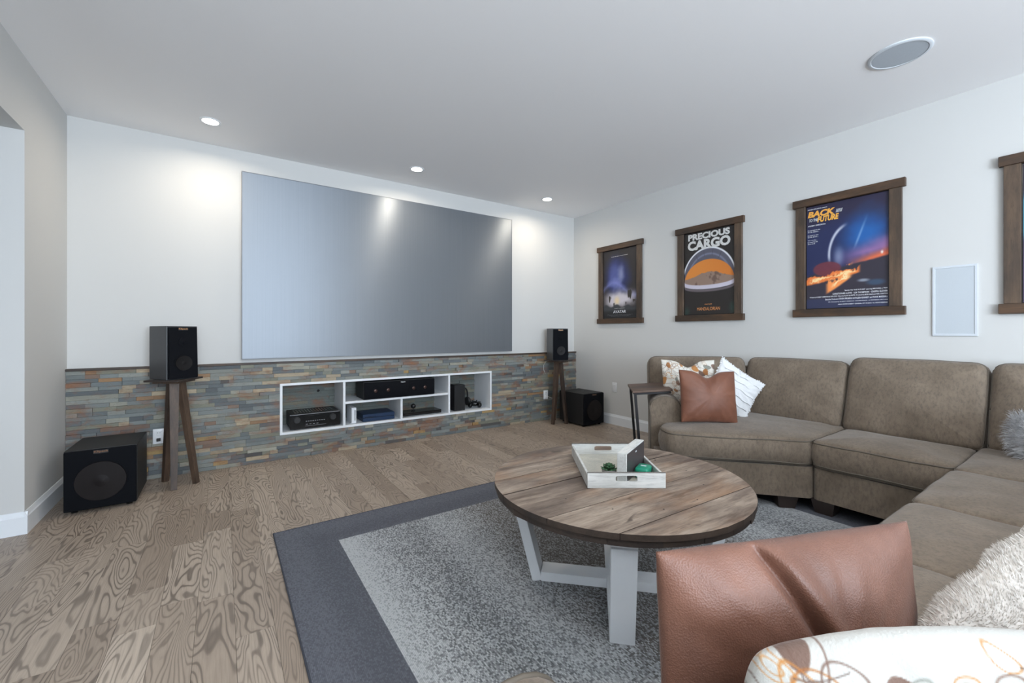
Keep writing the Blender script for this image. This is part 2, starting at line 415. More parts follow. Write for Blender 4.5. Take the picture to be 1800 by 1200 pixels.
def pillow(w, h, T, n=44, chop=0, pinch=.07, seed=0, wr=.006, bow=0, fold=None, roundc=0):
    """returns (mesh, U, V, side) of a stuffed pillow standing in XZ, thickness along Y, centre at origin"""
    g = np.linspace(-1, 1, n+1); U, V = np.meshgrid(g, g, indexing='ij')
    if roundc:
        q = 1-roundc*(U**2*V**2); X = w/2*U*q; Z = h/2*V*q
    else:
        X = w/2*U*(1-pinch*(1-V**2)*np.abs(U)**3); Z = h/2*V*(1-pinch*(1-U**2)*np.abs(V)**3)
    th = T/2*(np.clip((1-U**4)*(1-V**4), 0, 1))**.5*(.55+.45*(1-U**2)*(1-V**2))
    if chop:
        k = np.exp(-(U/.33)**2)*np.clip((V+.25)/1.25, 0, 1)**2
        Z = Z-chop*k; th = th*(1-.45*np.exp(-(U/.16)**2)*np.clip(V, 0, 1))
    vs, idx = [], {}
    for side in (-1, 1):
        for i in range(n+1):
            for j in range(n+1):
                e = i in (0, n) or j in (0, n)
                if side == 1 and e: idx[(side, i, j)] = idx[(-1, i, j)]; continue
                x, z, t = X[i, j], Z[i, j], th[i, j]
                p = Vector((x*9, z*9, seed*3.1+side))
                ang = math.atan2(z, x); rr = math.hypot(U[i, j], V[i, j])
                wrk = mnoise.noise(p)*wr*1.4 + mnoise.noise(Vector((ang*5, rr*1.6, seed+side)))*wr*1.6*min(1, rr)
                y = side*(t+wrk*min(1, t/(T*.2+1e-6)))
                if fold is not None and side == -1: y += fold(U[i, j], V[i, j])*min(1, t/(T*.2))
                y += bow*(x/(w/2))**2
                idx[(side, i, j)] = len(vs); vs.append((x, y, z))
    fs = []
    for side in (-1, 1):
        for i in range(n):
            for j in range(n):
                f = [idx[(side, i, j)], idx[(side, i+1, j)], idx[(side, i+1, j+1)], idx[(side, i, j+1)]]
                fs.append(f if side == -1 else f[::-1])
    me = bpy.data.meshes.new('pillow'); me.from_pydata(vs, [], fs); me.update()
    uv = np.array([(p[0]/(w/2), p[2]/(h/2), p[1]) for p in vs])
    return me, uv
def tufts(me, count, length, width, mat, parent, name, seed=1, droop=.4, curl=.6, tint=None):
    """short bent blades over a mesh surface"""
    rnd = random.Random(seed); me.calc_loop_triangles(); tris = me.loop_triangles
    ar = np.array([t.area for t in tris]); cum = np.cumsum(ar); tot = cum[-1]
    vs, fs = [], []
    for _ in range(count):
        t = tris[int(np.searchsorted(cum, rnd.random()*tot*.99999))]
        a, b, c = (me.vertices[i].co for i in t.vertices); r1, r2 = rnd.random(), rnd.random()
        if r1+r2 > 1: r1, r2 = 1-r1, 1-r2
        p = a+(b-a)*r1+(c-a)*r2; nn = t.normal
        f = Vector((mnoise.noise(p*6), mnoise.noise(p*6+Vector((9, 0, 0))), mnoise.noise(p*6+Vector((0, 9, 0)))-droop*.6))*curl
        l = length*(.6+.8*rnd.random()); d1 = (nn+f*.6).normalized(); d2 = (nn*.6+f*1.5+Vector((rnd.uniform(-.3, .3), rnd.uniform(-.3, .3), rnd.uniform(-.3, .3)))).normalized()
        s = nn.cross(Vector((rnd.uniform(-1, 1), rnd.uniform(-1, 1), rnd.uniform(-1, 1)))).normalized()*width
        k = len(vs); m = p+d1*l*.55; e = m+d2*l*.55
        vs += [tuple(p-s), tuple(p+s), tuple(m+s*.7), tuple(m-s*.7), tuple(e)]
        fs += [(k, k+1, k+2, k+3), (k+3, k+2, k+4)]
    m2 = bpy.data.meshes.new(name); m2.from_pydata(vs, [], fs)
    return link(name, m2, mat, parent, kind='stuff')

# ------------------------------------------------------------------ the room
HX0, HX1, HZ0, HZ1, HD = .42, 2.632, .218, .678, .36        # niche opening
b = B(); b.box(XH, R, YB, D+HD+.1, -.12, -.012); floor_o = struct(b.done('floor', M['gap']))
plw = .127; rnd = random.Random(3)
bstuff, tstuff, nplank = B(), [], 0
x = XH
while x < R-.001:
    x1 = min(x+plw, R); y = D-.001
    y -= rnd.uniform(0, .5)
    segs = [(y, D)] if y < D-.02 else []
    while y > YB+.05:
        ln = rnd.choice((.3, .45, .6, .75, .9, 1.1)); segs.append((max(y-ln, YB), y)); y -= ln
    for (a, c) in segs:
        if c-a < .03: continue
        tv = rnd.random()**1.1; tint = (tv, rnd.random(), rnd.random(), 1)
        vis = x > -1.2 and c > .0 and not (x1 < L-.2)
        if x > 3.1 and c < 1.2: vis = False
        if vis and nplank < 295:
            bb = B(); bb.box(x+.0005, x1-.0005, a+.0005, c-.0005, -.012, 0)
            bb.done('floor_plank', M['floor'], floor_o, tint=tint); nplank += 1
        else:
            n0 = len(bstuff.bm.verts); bstuff.box(x+.0005, x1-.0005, a+.0005, c-.0005, -.012, 0); tstuff += [tint]*(len(bstuff.bm.verts)-n0)
    x += plw
bstuff.done('floor_plank', M['floor'], floor_o, tint=tstuff, kind='stuff')

b = B(); b.box(XH, R+.1, YB-.1, D+.1, H, H+.1); struct(b.done('ceiling', M['ceil']))
b = B()
b.box(XH, HX0, D, D+.12, 0, H).box(HX1, R+.12, D, D+.12, 0, H).box(HX0, HX1, D, D+.12, 0, HZ0).box(HX0, HX1, D, D+.12, HZ1, H)
wall_front = struct(b.done('wall_front', M['wall']))
b = B(); b.box(R, R+.12, YB-.1, D, 0, H); struct(b.done('wall_right', M['wall']))
# left wall with a cased-free opening into the hall (rounded drywall corners)
OY0, OY1, OZ = 1.75, 3.535, 2.28; LT = .15
b = B(); b.box(L-LT, L, OY1, D, 0, H).box(L-LT, L, YB, OY0, 0, H).box(L-LT, L, OY0, OY1, OZ, H)
wl = struct(b.done('wall_left', M['wall']))
b = B(); b.box(XH-.12, XH, YB, D, 0, H); struct(b.done('wall_hall', M['wall']))
WX0, WX1, WZ0, WZ1 = -.65, 2.15, .65, 2.35
b = B(); b.box(XH, WX0, YB-.12, YB, 0, H).box(WX1, R, YB-.12, YB, 0, H).box(WX0, WX1, YB-.12, YB, 0, WZ0).box(WX0, WX1, YB-.12, YB, WZ1, H)
struct(b.done('wall_rear', M['wall']))
b = B()
for xx in (WX0, (WX0+WX1)/2-.03, WX1-.06): b.box(xx, xx+.06, YB-.1, YB-.04, WZ0, WZ1)
b.box(WX0, WX1, YB-.1, YB-.04, WZ0, WZ0+.06).box(WX0, WX1, YB-.1, YB-.04, WZ1-.06, WZ1)
struct(b.done('window_1', M['trim']))
# baseboards: flat board with a sloped top edge
def board(name, p0, p1, nrm, h=.125, t=.015, parent=None):
    p0, p1, nn = Vector(p0+(0,)), Vector(p1+(0,)), Vector(nrm+(0,)); bm = bmesh.new(); rows = []
    for p in (p0, p1):
        rows.append([bm.verts.new(p+q) for q in (Vector((0, 0, 0)), nn*t, nn*t+Vector((0, 0, h-.028)), nn*t*.75+Vector((0, 0, h-.022)), nn*.004+Vector((0, 0, h)), Vector((0, 0, h)))])
    for i in range(6): bm.faces.new((rows[0][i], rows[0][(i+1) % 6], rows[1][(i+1) % 6], rows[1][i]))
    bm.faces.new(rows[0][::-1]); bm.faces.new(rows[1]); b = B(); b.bm.free(); b.bm = bm
    return b.done(name, M['trim'], parent)
struct(board('baseboard_right', (R, YB), (R, SF-.01), (-1, 0)))
o = struct(board('baseboard_left', (L, OY1-.014), (L, SF-.012), (1, 0)))
board('baseboard_return', (L-LT, OY1), (L+.0145, OY1), (0, -1), parent=o)
struct(board('baseboard_hall', (XH, YB), (XH, D), (1, 0)))
struct(board('baseboard_rear', (L+.0, YB), (R, YB), (0, 1)))
struct(board('trim_2', (L, YB), (L, OY0), (1, 0)))
# wooden cap strip on the stone wainscot
b = B(); b.box(L+.001, R-.001, SF-.014, D-.0005, .857, .874, bev=.002, seg=1); struct(b.done('trim_1', M['cap']))

# ledger stone cladding: every tile its own block; the 300 nearest are parts, the rest one part
PAL = [(rgb(132, 138, 136), 10), (rgb(116, 123, 124), 9), (rgb(148, 151, 144), 7), (rgb(138, 138, 122), 6), (rgb(162, 160, 146), 4), (rgb(102, 108, 111), 4),
       (rgb(162, 126, 90), 1.8), (rgb(186, 154, 98), 1.1), (rgb(134, 110, 94), 2.3), (rgb(182, 166, 140), 2.4), (rgb(86, 82, 80), .8)]
rnd = random.Random(11); tiles = []
def rowspan(z0, z1, n, spans):
    e = [z0+(z1-z0)*k/n+(rnd.uniform(-.003, .003) if 0 < k < n else 0) for k in range(n+1)]
    for a, c in zip(e, e[1:]):
        for (xa, xb) in spans:
            x = xa
            while x < xb-.001:
                ln = rnd.choice((.06, .08, .1, .13, .17, .22, .28)); x1 = min(x+ln, xb)
                if xb-x1 < .03: x1 = xb
                tiles.append((x, x1, a, c)); x = x1
rowspan(0.001, HZ0, 7, [(L+.001, R-.001)])
rowspan(HZ0, HZ1, 15, [(L+.001, HX0), (HX1, R-.001)])
rowspan(HZ1, .857, 6, [(L+.001, R-.001)])
def pick():
    t = rnd.random()*sum(w for _, w in PAL)
    for c, w in PAL:
        t -= w
        if t <= 0: break
    k = rnd.uniform(.74, 1.02); return (c[0]*k, c[1]*k, c[2]*k, 1)
vis = [t for t in tiles if not (t[1] < -.45 and t[3] < .42)]           # the tiles behind the subwoofer cannot be seen
near = set(sorted(vis, key=lambda t: t[0])[:300]); bst, tst = B(), []
for t in tiles:
    x0, x1, z0, z1 = t; pr = rnd.uniform(0, .012)+(.006 if rnd.random() < .15 else 0); g = .0006
    tgt = B() if t in near else bst
    n0 = len(tgt.bm.verts)
    tgt.box(x0+g, x1-g, SF-.002-pr+.004, D-.0005, z0+g, z1-g)
    fv = list(tgt.bm.verts)[n0:]
    tl = rnd.uniform(-.003, .003)
    for v in fv:
        if v.co.y < D-.01: v.co.y += tl*(1 if v.co.x > (x0+x1)/2 else -1)+rnd.uniform(-.001, .001)
    c = pick()
    if t in near: tgt.done('stone_tile', M['stone'], wall_front, tint=c)
    else: tst += [c]*8
bst.done('stone_tile', M['stone'], wall_front, tint=tst, kind='stuff')

# ------------------------------------------------------------------ white media shelf let into the stone wall
sh = thing('media_shelf', 'white open-fronted media shelf recessed in the stone wainscot below the projection screen', 'shelf', (0, SF-.012, 0))
dy = HD+.03; tk = .021
def pan(name, x0, x1, z0, z1, m=M['white']):
    bb = B(); bb.box(x0, x1, 0, dy, z0, z1, bev=.0015, seg=1); return bb.done(name, m, sh)
pan('top_panel', HX0, HX1, HZ1-tk, HZ1); pan('bottom_panel', HX0, HX1, HZ0, HZ0+tk)
pan('side_panel', HX0, HX0+tk, HZ0+tk, HZ1-tk); pan('side_panel', HX1-tk, HX1, HZ0+tk, HZ1-tk)
V1, V2, V3, ZS = .967, 1.535, 2.079, .455
pan('divider', V1-.011, V1+.011, HZ0+tk, HZ1-tk); pan('divider', V3-.011, V3+.011, HZ0+tk, HZ1-tk)
pan('divider', V2-.011, V2+.011, HZ0+tk, ZS-.011)
pan('shelf_board', V1+.011, V3-.011, ZS-.011, ZS+.011)
bb, tt = B(), []
z = HZ0+tk
bb.box(HX0, HX1, dy, dy+.02, HZ0, HZ1); tt += [rgb(60, 64, 62)]*8
while z < HZ1-tk-.001:
    z1 = min(z+.0305, HZ1-tk); x = HX0+tk
    while x < HX1-tk-.001:
        x1 = min(x+rnd.uniform(.15, .5), HX1-tk); pr = rnd.uniform(.002, .012); n0 = len(bb.bm.verts)
        bb.box(x+.0005, x1-.0005, dy-pr, dy+.001, z+.0006, z1-.0006); k = rnd.uniform(.75, 1.1)
        c = rgb(118, 124, 118) if rnd.random() < .8 else rgb(134, 130, 112)
        tt += [(c[0]*k, c[1]*k, c[2]*k, 1)]*8; x = x1
    z = z1
bb.done('stone_back', M['stone'], sh, tint=tt, kind='stuff')
bb = B(); bb.lathe([(.013, 0), (.013, .004), (.009, .005), (.009, .001)], (.80, dy-.012, .545), 16, 'y'); bb.done('cable_grommet', M['gloss'], sh)
ZB = HZ0+tk+.0005; ZM = ZS+.0115

def place_box_thing(): pass
# AV receiver
rv = thing('av_receiver', 'black surround receiver with two round knobs in the leftmost cell of the media shelf', 'receiver', (.72, 4.315, ZB))
b = B(); b.box(-.212, .212, .008, .30, .012, .145, bev=.003); b.done('chassis', M['black'], rv)
b = B(); b.box(-.217, .217, -.004, .009, .008, .148, bev=.004); face = b.done('front_panel', M['gloss'], rv)
b = B(); b.box(-.10, .095, -.006, -.003, .03, .125, bev=.001, seg=1); b.done('display_window', M['gloss'], rv)
b = B(); b.box(-.217, .217, -.0055, -.003, .138, .142); b.done('silver_strip', M['silver'], rv)
for xx in (-.158, .150):
    b = B(); b.lathe([(.030, 0), (.030, .004), (.027, .005), (.026, .016), (.024, .018)], (xx, -.004, .092), 28, 'y'); b.done('knob', M['black'], rv, smooth=True)
b = B()
for k in range(9): b.box(-.085+k*.019, -.074+k*.019, -.008, -.005, .072, .077)
for k in range(4): b.box(-.085+k*.03, -.068+k*.03, -.008, -.005, .045, .049)
b.box(-.09, .09, -.008, -.0055, .031, .033)
b.done('button_row', M['silver'], rv, kind='stuff')
for xx in (-.17, .17):
    b = B(); b.lathe([(.018, 0), (.02, .006), (.02, .012)], (xx, .05, 0), 16); b.done('foot', M['black'], rv)
# cooling slots
b = B()
for k in range(14): b.box(-.17+k*.025, -.155+k*.025, .06, .25, .1452, .1458)
b.done('vent_slot', M['gloss'], rv, kind='stuff')

def klip(parent, x, y, z, w, m=M['copper']):
    b = B(); b.box(x-w/2, x+w/2, y+.0002, y+.0015, z-.001, z+w*.30, bev=0); b.done('badge', M['black'], parent)
    text('badge_lettering', 'Klipsch', m, parent, x, z+w*.03, y, w=w*.94, h=w*.24, cx=True, bold=.03)
# centre speaker
cs = thing('center_speaker', 'long black centre speaker on the upper middle board of the media shelf', 'speaker', (1.525, 4.262, ZM))
b = B(); b.box(-.375, .375, .022, .30, 0, .176, bev=.004); b.done('cabinet', M['black'], cs)
b = B(); b.box(-.372, .372, 0, .021, .004, .170, bev=.006); b.done('grille', M['grille'], cs, smooth=True)
for xx in (-.262, -.135, .135, .262):
    b = B(); b.lathe([(.050, -.0005), (.050, .0008), (.044, .0004), (.016, -.0002), (.014, .0012), (.001, .002)], (xx, 0, .084), 28, 'y'); b.done('woofer', M['grille'], cs, smooth=True)
    b = B(); b.lathe([(.017, -.0005), (.014, .0012), (.001, .0026)], (xx, -.001, .084), 20, 'y'); b.done('dust_cap', M['cone'], cs, smooth=True)
klip(cs, .02, -.001, .148, .05, M['pale_ink'])
# slim white console standing upright
wc = thing('game_console', 'slim white game console standing upright in the lower left middle cell', 'console', (1.063, 4.30, ZB))
b = B(); b.box(-.022, .022, 0, .2, .006, .157, bev=.003); b.done('case', M['white'], wc)
b = B(); b.box(.006, .012, -.0012, .001, .03, .135); b.done('disc_slot', M['gloss'], wc)
b = B(); b.box(-.026, .026, .02, .19, 0, .008, bev=.002); b.done('stand', M['plastic'], wc)
# blue console
bc = thing('game_console', 'flat deep blue game console lying beside the slim white one', 'console', (1.312, 4.315, ZB), 0)
b = B(); b.box(-.16, .16, 0, .26, .004, .037, bev=.002); b.done('lower_case', M['blue'], bc)
b = B(); b.box(-.16, .16, -.002, .26, .041, .076, bev=.002); b.done('upper_case', M['blue'], bc)
b = B(); b.box(-.158, .158, .003, .258, .036, .042); b.done('groove', M['gloss'], bc)
b = B(); b.box(-.14, -.03, -.003, 0, .047, .050); b.done('disc_slot', M['gloss'], bc)
for xx in (-.13, .13):
    b = B(); b.box(xx-.02, xx+.02, .03, .22, 0, .005); b.done('foot', M['gloss'], bc)
# disc player and little round camera
dp = thing('disc_player', 'low glossy black disc player in the lower right middle cell', 'player', (1.80, 4.345, ZB))
b = B(); b.box(-.215, .215, 0, .19, .005, .038, bev=.003); b.done('case', M['gloss'], dp)
b = B(); b.box(-.214, .214, -.002, .001, .020, .022); b.done('tray_line', M['charcoal'], dp)
for xx in (-.18, .18):
    b = B(); b.box(xx-.02, xx+.02, .02, .16, 0, .006); b.done('foot', M['black'], dp)
wc2 = thing('webcam', 'small round black camera on a stem standing on the disc player', 'camera', (1.72, 4.43, ZB+.0385))
b = B(); b.lathe([(.022, 0), (.022, .005), (.006, .008), (.005, .030)], (0, 0, 0), 20); b.done('stem', M['black'], wc2, smooth=True)
b = B(); b.sphere((0, 0, .052), .027, 20); b.done('ball', M['black'], wc2, smooth='full')
b = B(); b.lathe([(.012, 0), (.012, .003), (.008, .004)], (0, -.0255, .052), 18, 'y'); b.done('lens', M['gloss'], wc2)
# tower, headset, gamepad, silver remote in the right cell
tw = thing('game_console', 'tall black tower console standing in the rightmost cell', 'console', (2.235, 4.325, ZB))
b = B(); b.box(-.066, .066, 0, .15, .004, .295, bev=.003); b.done('case', M['black'], tw)
b = B(); b.lathe([(.055, 0), (.055, .002), (.05, .003)], (0, .075, .2945), 28); b.done('top_vent', M['gloss'], tw)
b = B(); b.lathe([(.055, 0), (.055, .005)], (0, .075, 0), 24); b.done('foot', M['gloss'], tw)
hs = thing('headset', 'black over-ear headphones standing behind the tower console', 'headphones', (2.405, 4.555, ZB), math.radians(25))
b = B(); b.tube([(-.08, 0, .06)]+[(.08*math.cos(PI-q), 0, .13+.095*math.sin(q)) for q in [PI*k/16 for k in range(17)]]+[(.08, 0, .06)], .009, 8); b.done('headband', M['black'], hs, smooth='full')
for s in (-1, 1):
    b = B(); b.sphere((s*.078, 0, .055), .05, 18, (.5, 1, 1.08)); b.done('ear_cup', M['black'], hs, smooth='full')
gp = thing('game_controller', 'black handheld controller lying at the right end of the rightmost cell', 'controller', (2.485, 4.43, ZB), math.radians(-25))
b = B(); b.sphere((0, 0, .045), .05, 20, (1.15, .75, .62)).sphere((-.055, -.03, .035), .035, 16, (.85, 1.5, .95)).sphere((.055, -.03, .035), .035, 16, (.85, 1.5, .95)); b.done('body', M['gloss'], gp, smooth='full')
for s in (-1, 1):
    b = B(); b.lathe([(.007, 0), (.005, .012), (.011, .015), (.011, .019)], (s*.024, -.012, .07), 14); b.done('thumbstick', M['black'], gp, smooth=True)
b = B()
for q in range(4): b.sphere((.055+.012*math.cos(q*PI/2), .0+.012*math.sin(q*PI/2), .066), .005, 8)
b.done('button', M['charcoal'], gp, kind='stuff')
rm = thing('game_console', 'narrow silver and grey console leaning against the left side of the rightmost cell', 'console', (2.115, 4.38, ZB), 0)
b = B(); b.box(-.018, .018, 0, .09, .0, .13, bev=.004); b.done('case', M['silver'], rm)
b = B()
for k in range(5): b.box(-.012, .012, -.001, .001, .02+k*.022, .026+k*.022)
b.done('vent_slot', M['gloss'], rm, kind='stuff')

# ------------------------------------------------------------------ projection screen
ps = thing('projection_screen', 'large flat grey fixed-frame projection screen hung on the front wall under the ceiling lights', 'screen', (1.528, 4.276, 1.709))
sw, shh = 2.79, 1.606
b = B(); b.box(-sw/2+.006, sw/2-.006, .0005, .012, -shh/2+.006, shh/2-.006); b.done('screen_surface', M['screen'], ps)
b = B()
for a in ((-sw/2, sw/2, shh/2-.006, shh/2), (-sw/2, sw/2, -shh/2, -shh/2+.006), (-sw/2, -sw/2+.006, -shh/2+.006, shh/2-.006), (sw/2-.006, sw/2, -shh/2+.006, shh/2-.006)):
    b.box(a[0], a[1], -.001, .049, a[2], a[3])
b.done('frame', plain('grey_screen_edge', rgb(120, 124, 130), .5, .2), ps)

# ------------------------------------------------------------------ ceiling downlights
LP = [(-.075, 3.85, 'round recessed ceiling light above the left end of the front wall, leftmost of three'),
      (1.537, 3.865, 'round recessed ceiling light above the projection screen, middle of three'),
      (3.15, 3.875, 'round recessed ceiling light near the right corner, rightmost of three')]
def downlight(x, y, label, power):
    o = thing('recessed_light', label, 'light', (x, y, H), group='recessed lights along the front wall')
    b = B(); b.lathe([(.068, 0), (.068, -.004), (.060, -.006), (.052, -.004), (.052, 0)], (0, 0, 0), 36); b.done('trim_ring', M['trim'], o, smooth=True)
    b = B(); b.lathe([(.051, -.0005), (.051, -.0035), (.001, -.0035)], (0, 0, 0), 32); b.done('lens', M['lamp'], o)
    l = bpy.data.lights.new('ceiling_disk_light', 'AREA'); l.shape = 'DISK'; l.size = .1; l.energy = power; l.color = (1, .87, .70); l.spread = math.radians(165)
    lo = bpy.data.objects.new('ceiling_disk_light', l); COL.objects.link(lo); lo.parent = o; lo.location = (0, 0, -.012)
    return o
for x, y, lb in LP: downlight(x, y, lb, DOWN_W)
# further downlights behind the camera, plus an unseen pair added to brighten table and pillows
for x, y in ((-.075, .45), (1.537, .45), (-.075, -1.8), (1.537, -1.8), (3.0, -2.2)):
    l = bpy.data.lights.new('ceiling_disk_light', 'AREA'); l.shape = 'DISK'; l.size = .12; l.energy = 8; l.color = (1, .93, .84)
    lo = bpy.data.objects.new('ceiling_disk_light', l); COL.objects.link(lo); lo.location = (x, y, H-.012)
# ceiling speaker
o = thing('ceiling_speaker', 'round white in-ceiling speaker above the sectional sofa', 'speaker', (3.135, .735, H))
b = B(); b.lathe([(.138, 0), (.138, -.005), (.132, -.009), (.122, -.009), (.120, -.006), (.120, 0)], (0, 0, 0), 48); b.done('trim_ring', M['speaker_trim'], o, smooth=True)
b = B(); b.lathe([(.119, -.001), (.119, -.007), (.001, -.0085)], (0, 0, 0), 40); b.done('grille', plain('grey_speaker_mesh', rgb(176, 184, 192), .6, var=.1, scale=300), o, smooth=True)

# ------------------------------------------------------------------ wall plates
def plate(name, label, cat, loc, rz, kind, group=None):
    o = thing(name, label, cat, loc, rz)
    b = B(); b.box(-.036, .036, -.006, 0, -.058, .058, bev=.003); b.done('cover_plate', M['plastic'], o, smooth=True)
    if kind == 'outlet':
        for s in (-.024, .024):
            b = B(); b.box(-.0165, .0165, -.0085, -.0045, s-.016, s+.016, bev=.004); b.done('socket', M['plastic'], o)
        b = B()
        for s in (-.024, .024):
            for q in (-.007, .007): b.box(q-.0012, q+.0012, -.0088, -.0080, s-.001, s+.008)
        b.done('slot', M['gloss'], o, kind='stuff')
    else:
        b = B(); b.box(-.017, .017, -.009, -.005, -.034, .034, bev=.002); b.done('insert', M['plastic'], o)
    return o
SY = SF-.02
ol = plate('wall_outlet', 'white outlet plate with a plugged-in cord on the stone, behind the left speaker stand', 'outlet', (-.41, SY, .33), 0, 'outlet')
b = B(); b.box(-.012, .012, -.030, -.008, -.036, -.012, bev=.003); b.done('plug', M['gloss'], ol)
orr = plate('wall_outlet', 'white outlet plate with a white plug on the stone near the right speaker stand', 'outlet', (3.443, SY, .33), 0, 'outlet')
b = B(); b.box(-.012, .012, -.034, -.008, -.036, -.010, bev=.003); b.done('plug', M['plastic'], orr)
plate('wall_plate', 'blank white plate low on the right wall between the subwoofer and the sofa', 'wall plate', (R, 3.593, .46), -PI/2, 'blank')
bb = B(); bb.tube([(3.455, SY-.03, .31), (3.50, SY-.05, .29), (3.54, SY-.05, .275), (3.57, SY-.03, .27), (3.60, SY-.02, .26)], .004, 6)
o = bb.done('power_cord', M['cable'], None, smooth='full'); o['label'] = 'short white power cord running from the right stone-wall outlet to behind the subwoofer'; o['category'] = 'cord'

# ------------------------------------------------------------------ speakers, stands, subwoofers
def speaker_stand(loc, rz, feet, top_z, label):
    o = thing('speaker_stand', label, 'speaker stand', (loc[0], loc[1], 0), rz, group='wooden tripod speaker stands')
    c, s_ = math.cos(-rz), math.sin(-rz)
    b = B(); b.box(-.118, .118, -.14, .14, top_z-.013, top_z, bev=.003); b.done('top_plate', M['standtop'], o)
    b = B(); b.box(-.085, .085, -.10, .10, top_z-.028, top_z-.0135); b.done('sub_plate', M['stand'], o)
    for k, (fx, fy) in enumerate(feet):
        x, y = fx-loc[0], fy-loc[1]; lx, ly = x*c-y*s_, x*s_+y*c
        b = B(); b.beam((lx, ly, 0), (lx*.28, ly*.28, top_z-.028), .036, .03, .058, .036, up=(lx, ly, 0)); b.done('leg', M['stand'], o)
    return o
TZ = .79
speaker_stand((-.30, 4.07), math.radians(-30), ((-.362, 4.16), (-.290, 3.90), (-.165, 3.985)), TZ, 'dark wooden tripod stand under the left bookshelf speaker')
speaker_stand((3.48, 4.065), math.radians(20), ((3.365, 4.03), (3.520, 3.955), (3.545, 4.215)), TZ, 'dark wooden tripod stand under the right bookshelf speaker, in front of the subwoofer')
def bookshelf(loc, rz, label):
    o = thing('bookshelf_speaker', label, 'speaker', loc, rz, group='bookshelf speakers on tripod stands')
    b = B(); b.box(-.1, .1, -.105, .13, 0, .392, bev=.003); b.done('cabinet', plain('charcoal_vinyl', rgb(62, 64, 67), .38, var=.06, scale=30), o)
    # the grille: its lower edge stands a little prouder than its top
    bm = bmesh.new(); P = [(-.096, -.106, .006), (.096, -.106, .006), (.096, -.106, .386), (-.096, -.106, .386), (-.096, -.128, .006), (.096, -.128, .006), (.093, -.117, .382), (-.093, -.117, .382)]
    v = [bm.verts.new(p) for p in P]
    for f in ((0, 1, 2, 3), (4, 5, 6, 7), (0, 1, 5, 4), (1, 2, 6, 5), (2, 3, 7, 6), (3, 0, 4, 7)): bm.faces.new([v[i] for i in f])
    bmesh.ops.bevel(bm, geom=bm.edges[:], offset=.004, segments=2, affect='EDGES')
    b = B(); b.bm.free(); b.bm = bm; b.done('grille', M['grille'], o, smooth=True)
    b = B(); b.lathe([(.064, -.001), (.064, .0012), (.058, .0006), (.02, .0), (.016, .002), (.001, .004)], (0, -.1263, .12), 36, 'y'); b.done('woofer', M['cone'] if False else M['grille'], o, smooth=True)
    b = B(); b.lathe([(.055, 0), (.054, .0045), (.018, .0006), (.014, .0012), (.001, .003)], (0, -.1275, .12), 32, 'y'); b.done('cone', plain('dim_copper_cone', rgb(19, 17, 18), .55, .05, Specular_IOR_Level=.3), o, smooth=True)
    b = B(); b.lathe([(.034, -.001), (.034, .001), (.012, .0006), (.010, .002), (.001, .003)], (0, -.1222, .275), 28, 'y'); b.done('tweeter_horn', M['grille'], o, smooth=True)
    klip(o, 0, -.1195, .362, .062)
    b = B(); b.lathe([(.025, 0), (.025, -.002), (.018, -.002)], (0, .13, .28), 20, 'y'); b.done('rear_port', M['gloss'], o)
    return o
bookshelf((-.30, 4.065, TZ+.0005), math.radians(30-0), 'black bookshelf speaker on the left tripod stand')
bookshelf((3.47, 4.065, TZ+.0005), math.radians(-20.8), 'black bookshelf speaker on the right tripod stand, above the far subwoofer')
bb = B(); bb.tube([(3.40, 4.20, .77), (3.385, 4.235, .72), (3.395, 4.25, .66), (3.43, 4.262, .60)], .0035, 6)
o = bb.done('speaker_cable', M['cable'], None, smooth='full'); o['label'] = 'thin white cable hanging from under the right bookshelf speaker'; o['category'] = 'cable'

def sub(loc, label, w=.346):
    o = thing('subwoofer', label, 'subwoofer', loc, 0, group='black subwoofers by the front wall')
    b = B(); b.box(-w/2, w/2, .022, .45, .02, .394, bev=.004); b.done('cabinet', M['black'], o)
    b = B(); b.box(-w/2+.002, w/2-.002, 0, .0215, .018, .392, bev=.008, seg=3); b.done('grille', M['grille'], o, smooth=True)
    b = B(); b.lathe([(.135, -.001), (.135, .0012), (.128, .0008), (.001, .0006)], (0, 0, .19), 48, 'y'); b.done('surround', M['grille'], o, smooth=True)
    b = B(); b.lathe([(.124, .0), (.122, .0075), (.118, .0078), (.04, .0012), (.035, .002), (.001, .005)], (0, 0, .19), 48, 'y'); b.done('cone', plain('shaded_copper_cone', rgb(23, 18, 18), .5, .1, Specular_IOR_Level=.25, var=.3, scale=16), o, smooth=True)
    klip(o, 0, -.0015, .366, .07, plain('dull_copper', rgb(128, 92, 66), .4, .4))
    for xx in (-.13, .13):
        for yy in (.05, .41):
            b = B(); b.lathe([(.016, 0), (.018, .021)], (xx, yy, 0), 14); b.done('foot', M['gloss'], o)
    b = B(); b.box(-w/2+.05, w/2-.05, .4505, .454, .08, .34); b.done('amplifier_plate', M['charcoal'], o)
    return o
s1 = sub((-.643, 3.72, 0), 'large black subwoofer on the floor in the left corner below the stone wainscot')
b = B(); b.lathe([(.004, 0), (.008, .012), (.006, .02)], (.165, -.0, 0), 10)
s2 = sub((3.732, 3.685, 0), 'black subwoofer on the floor in the far right corner behind the tripod stand', .335)

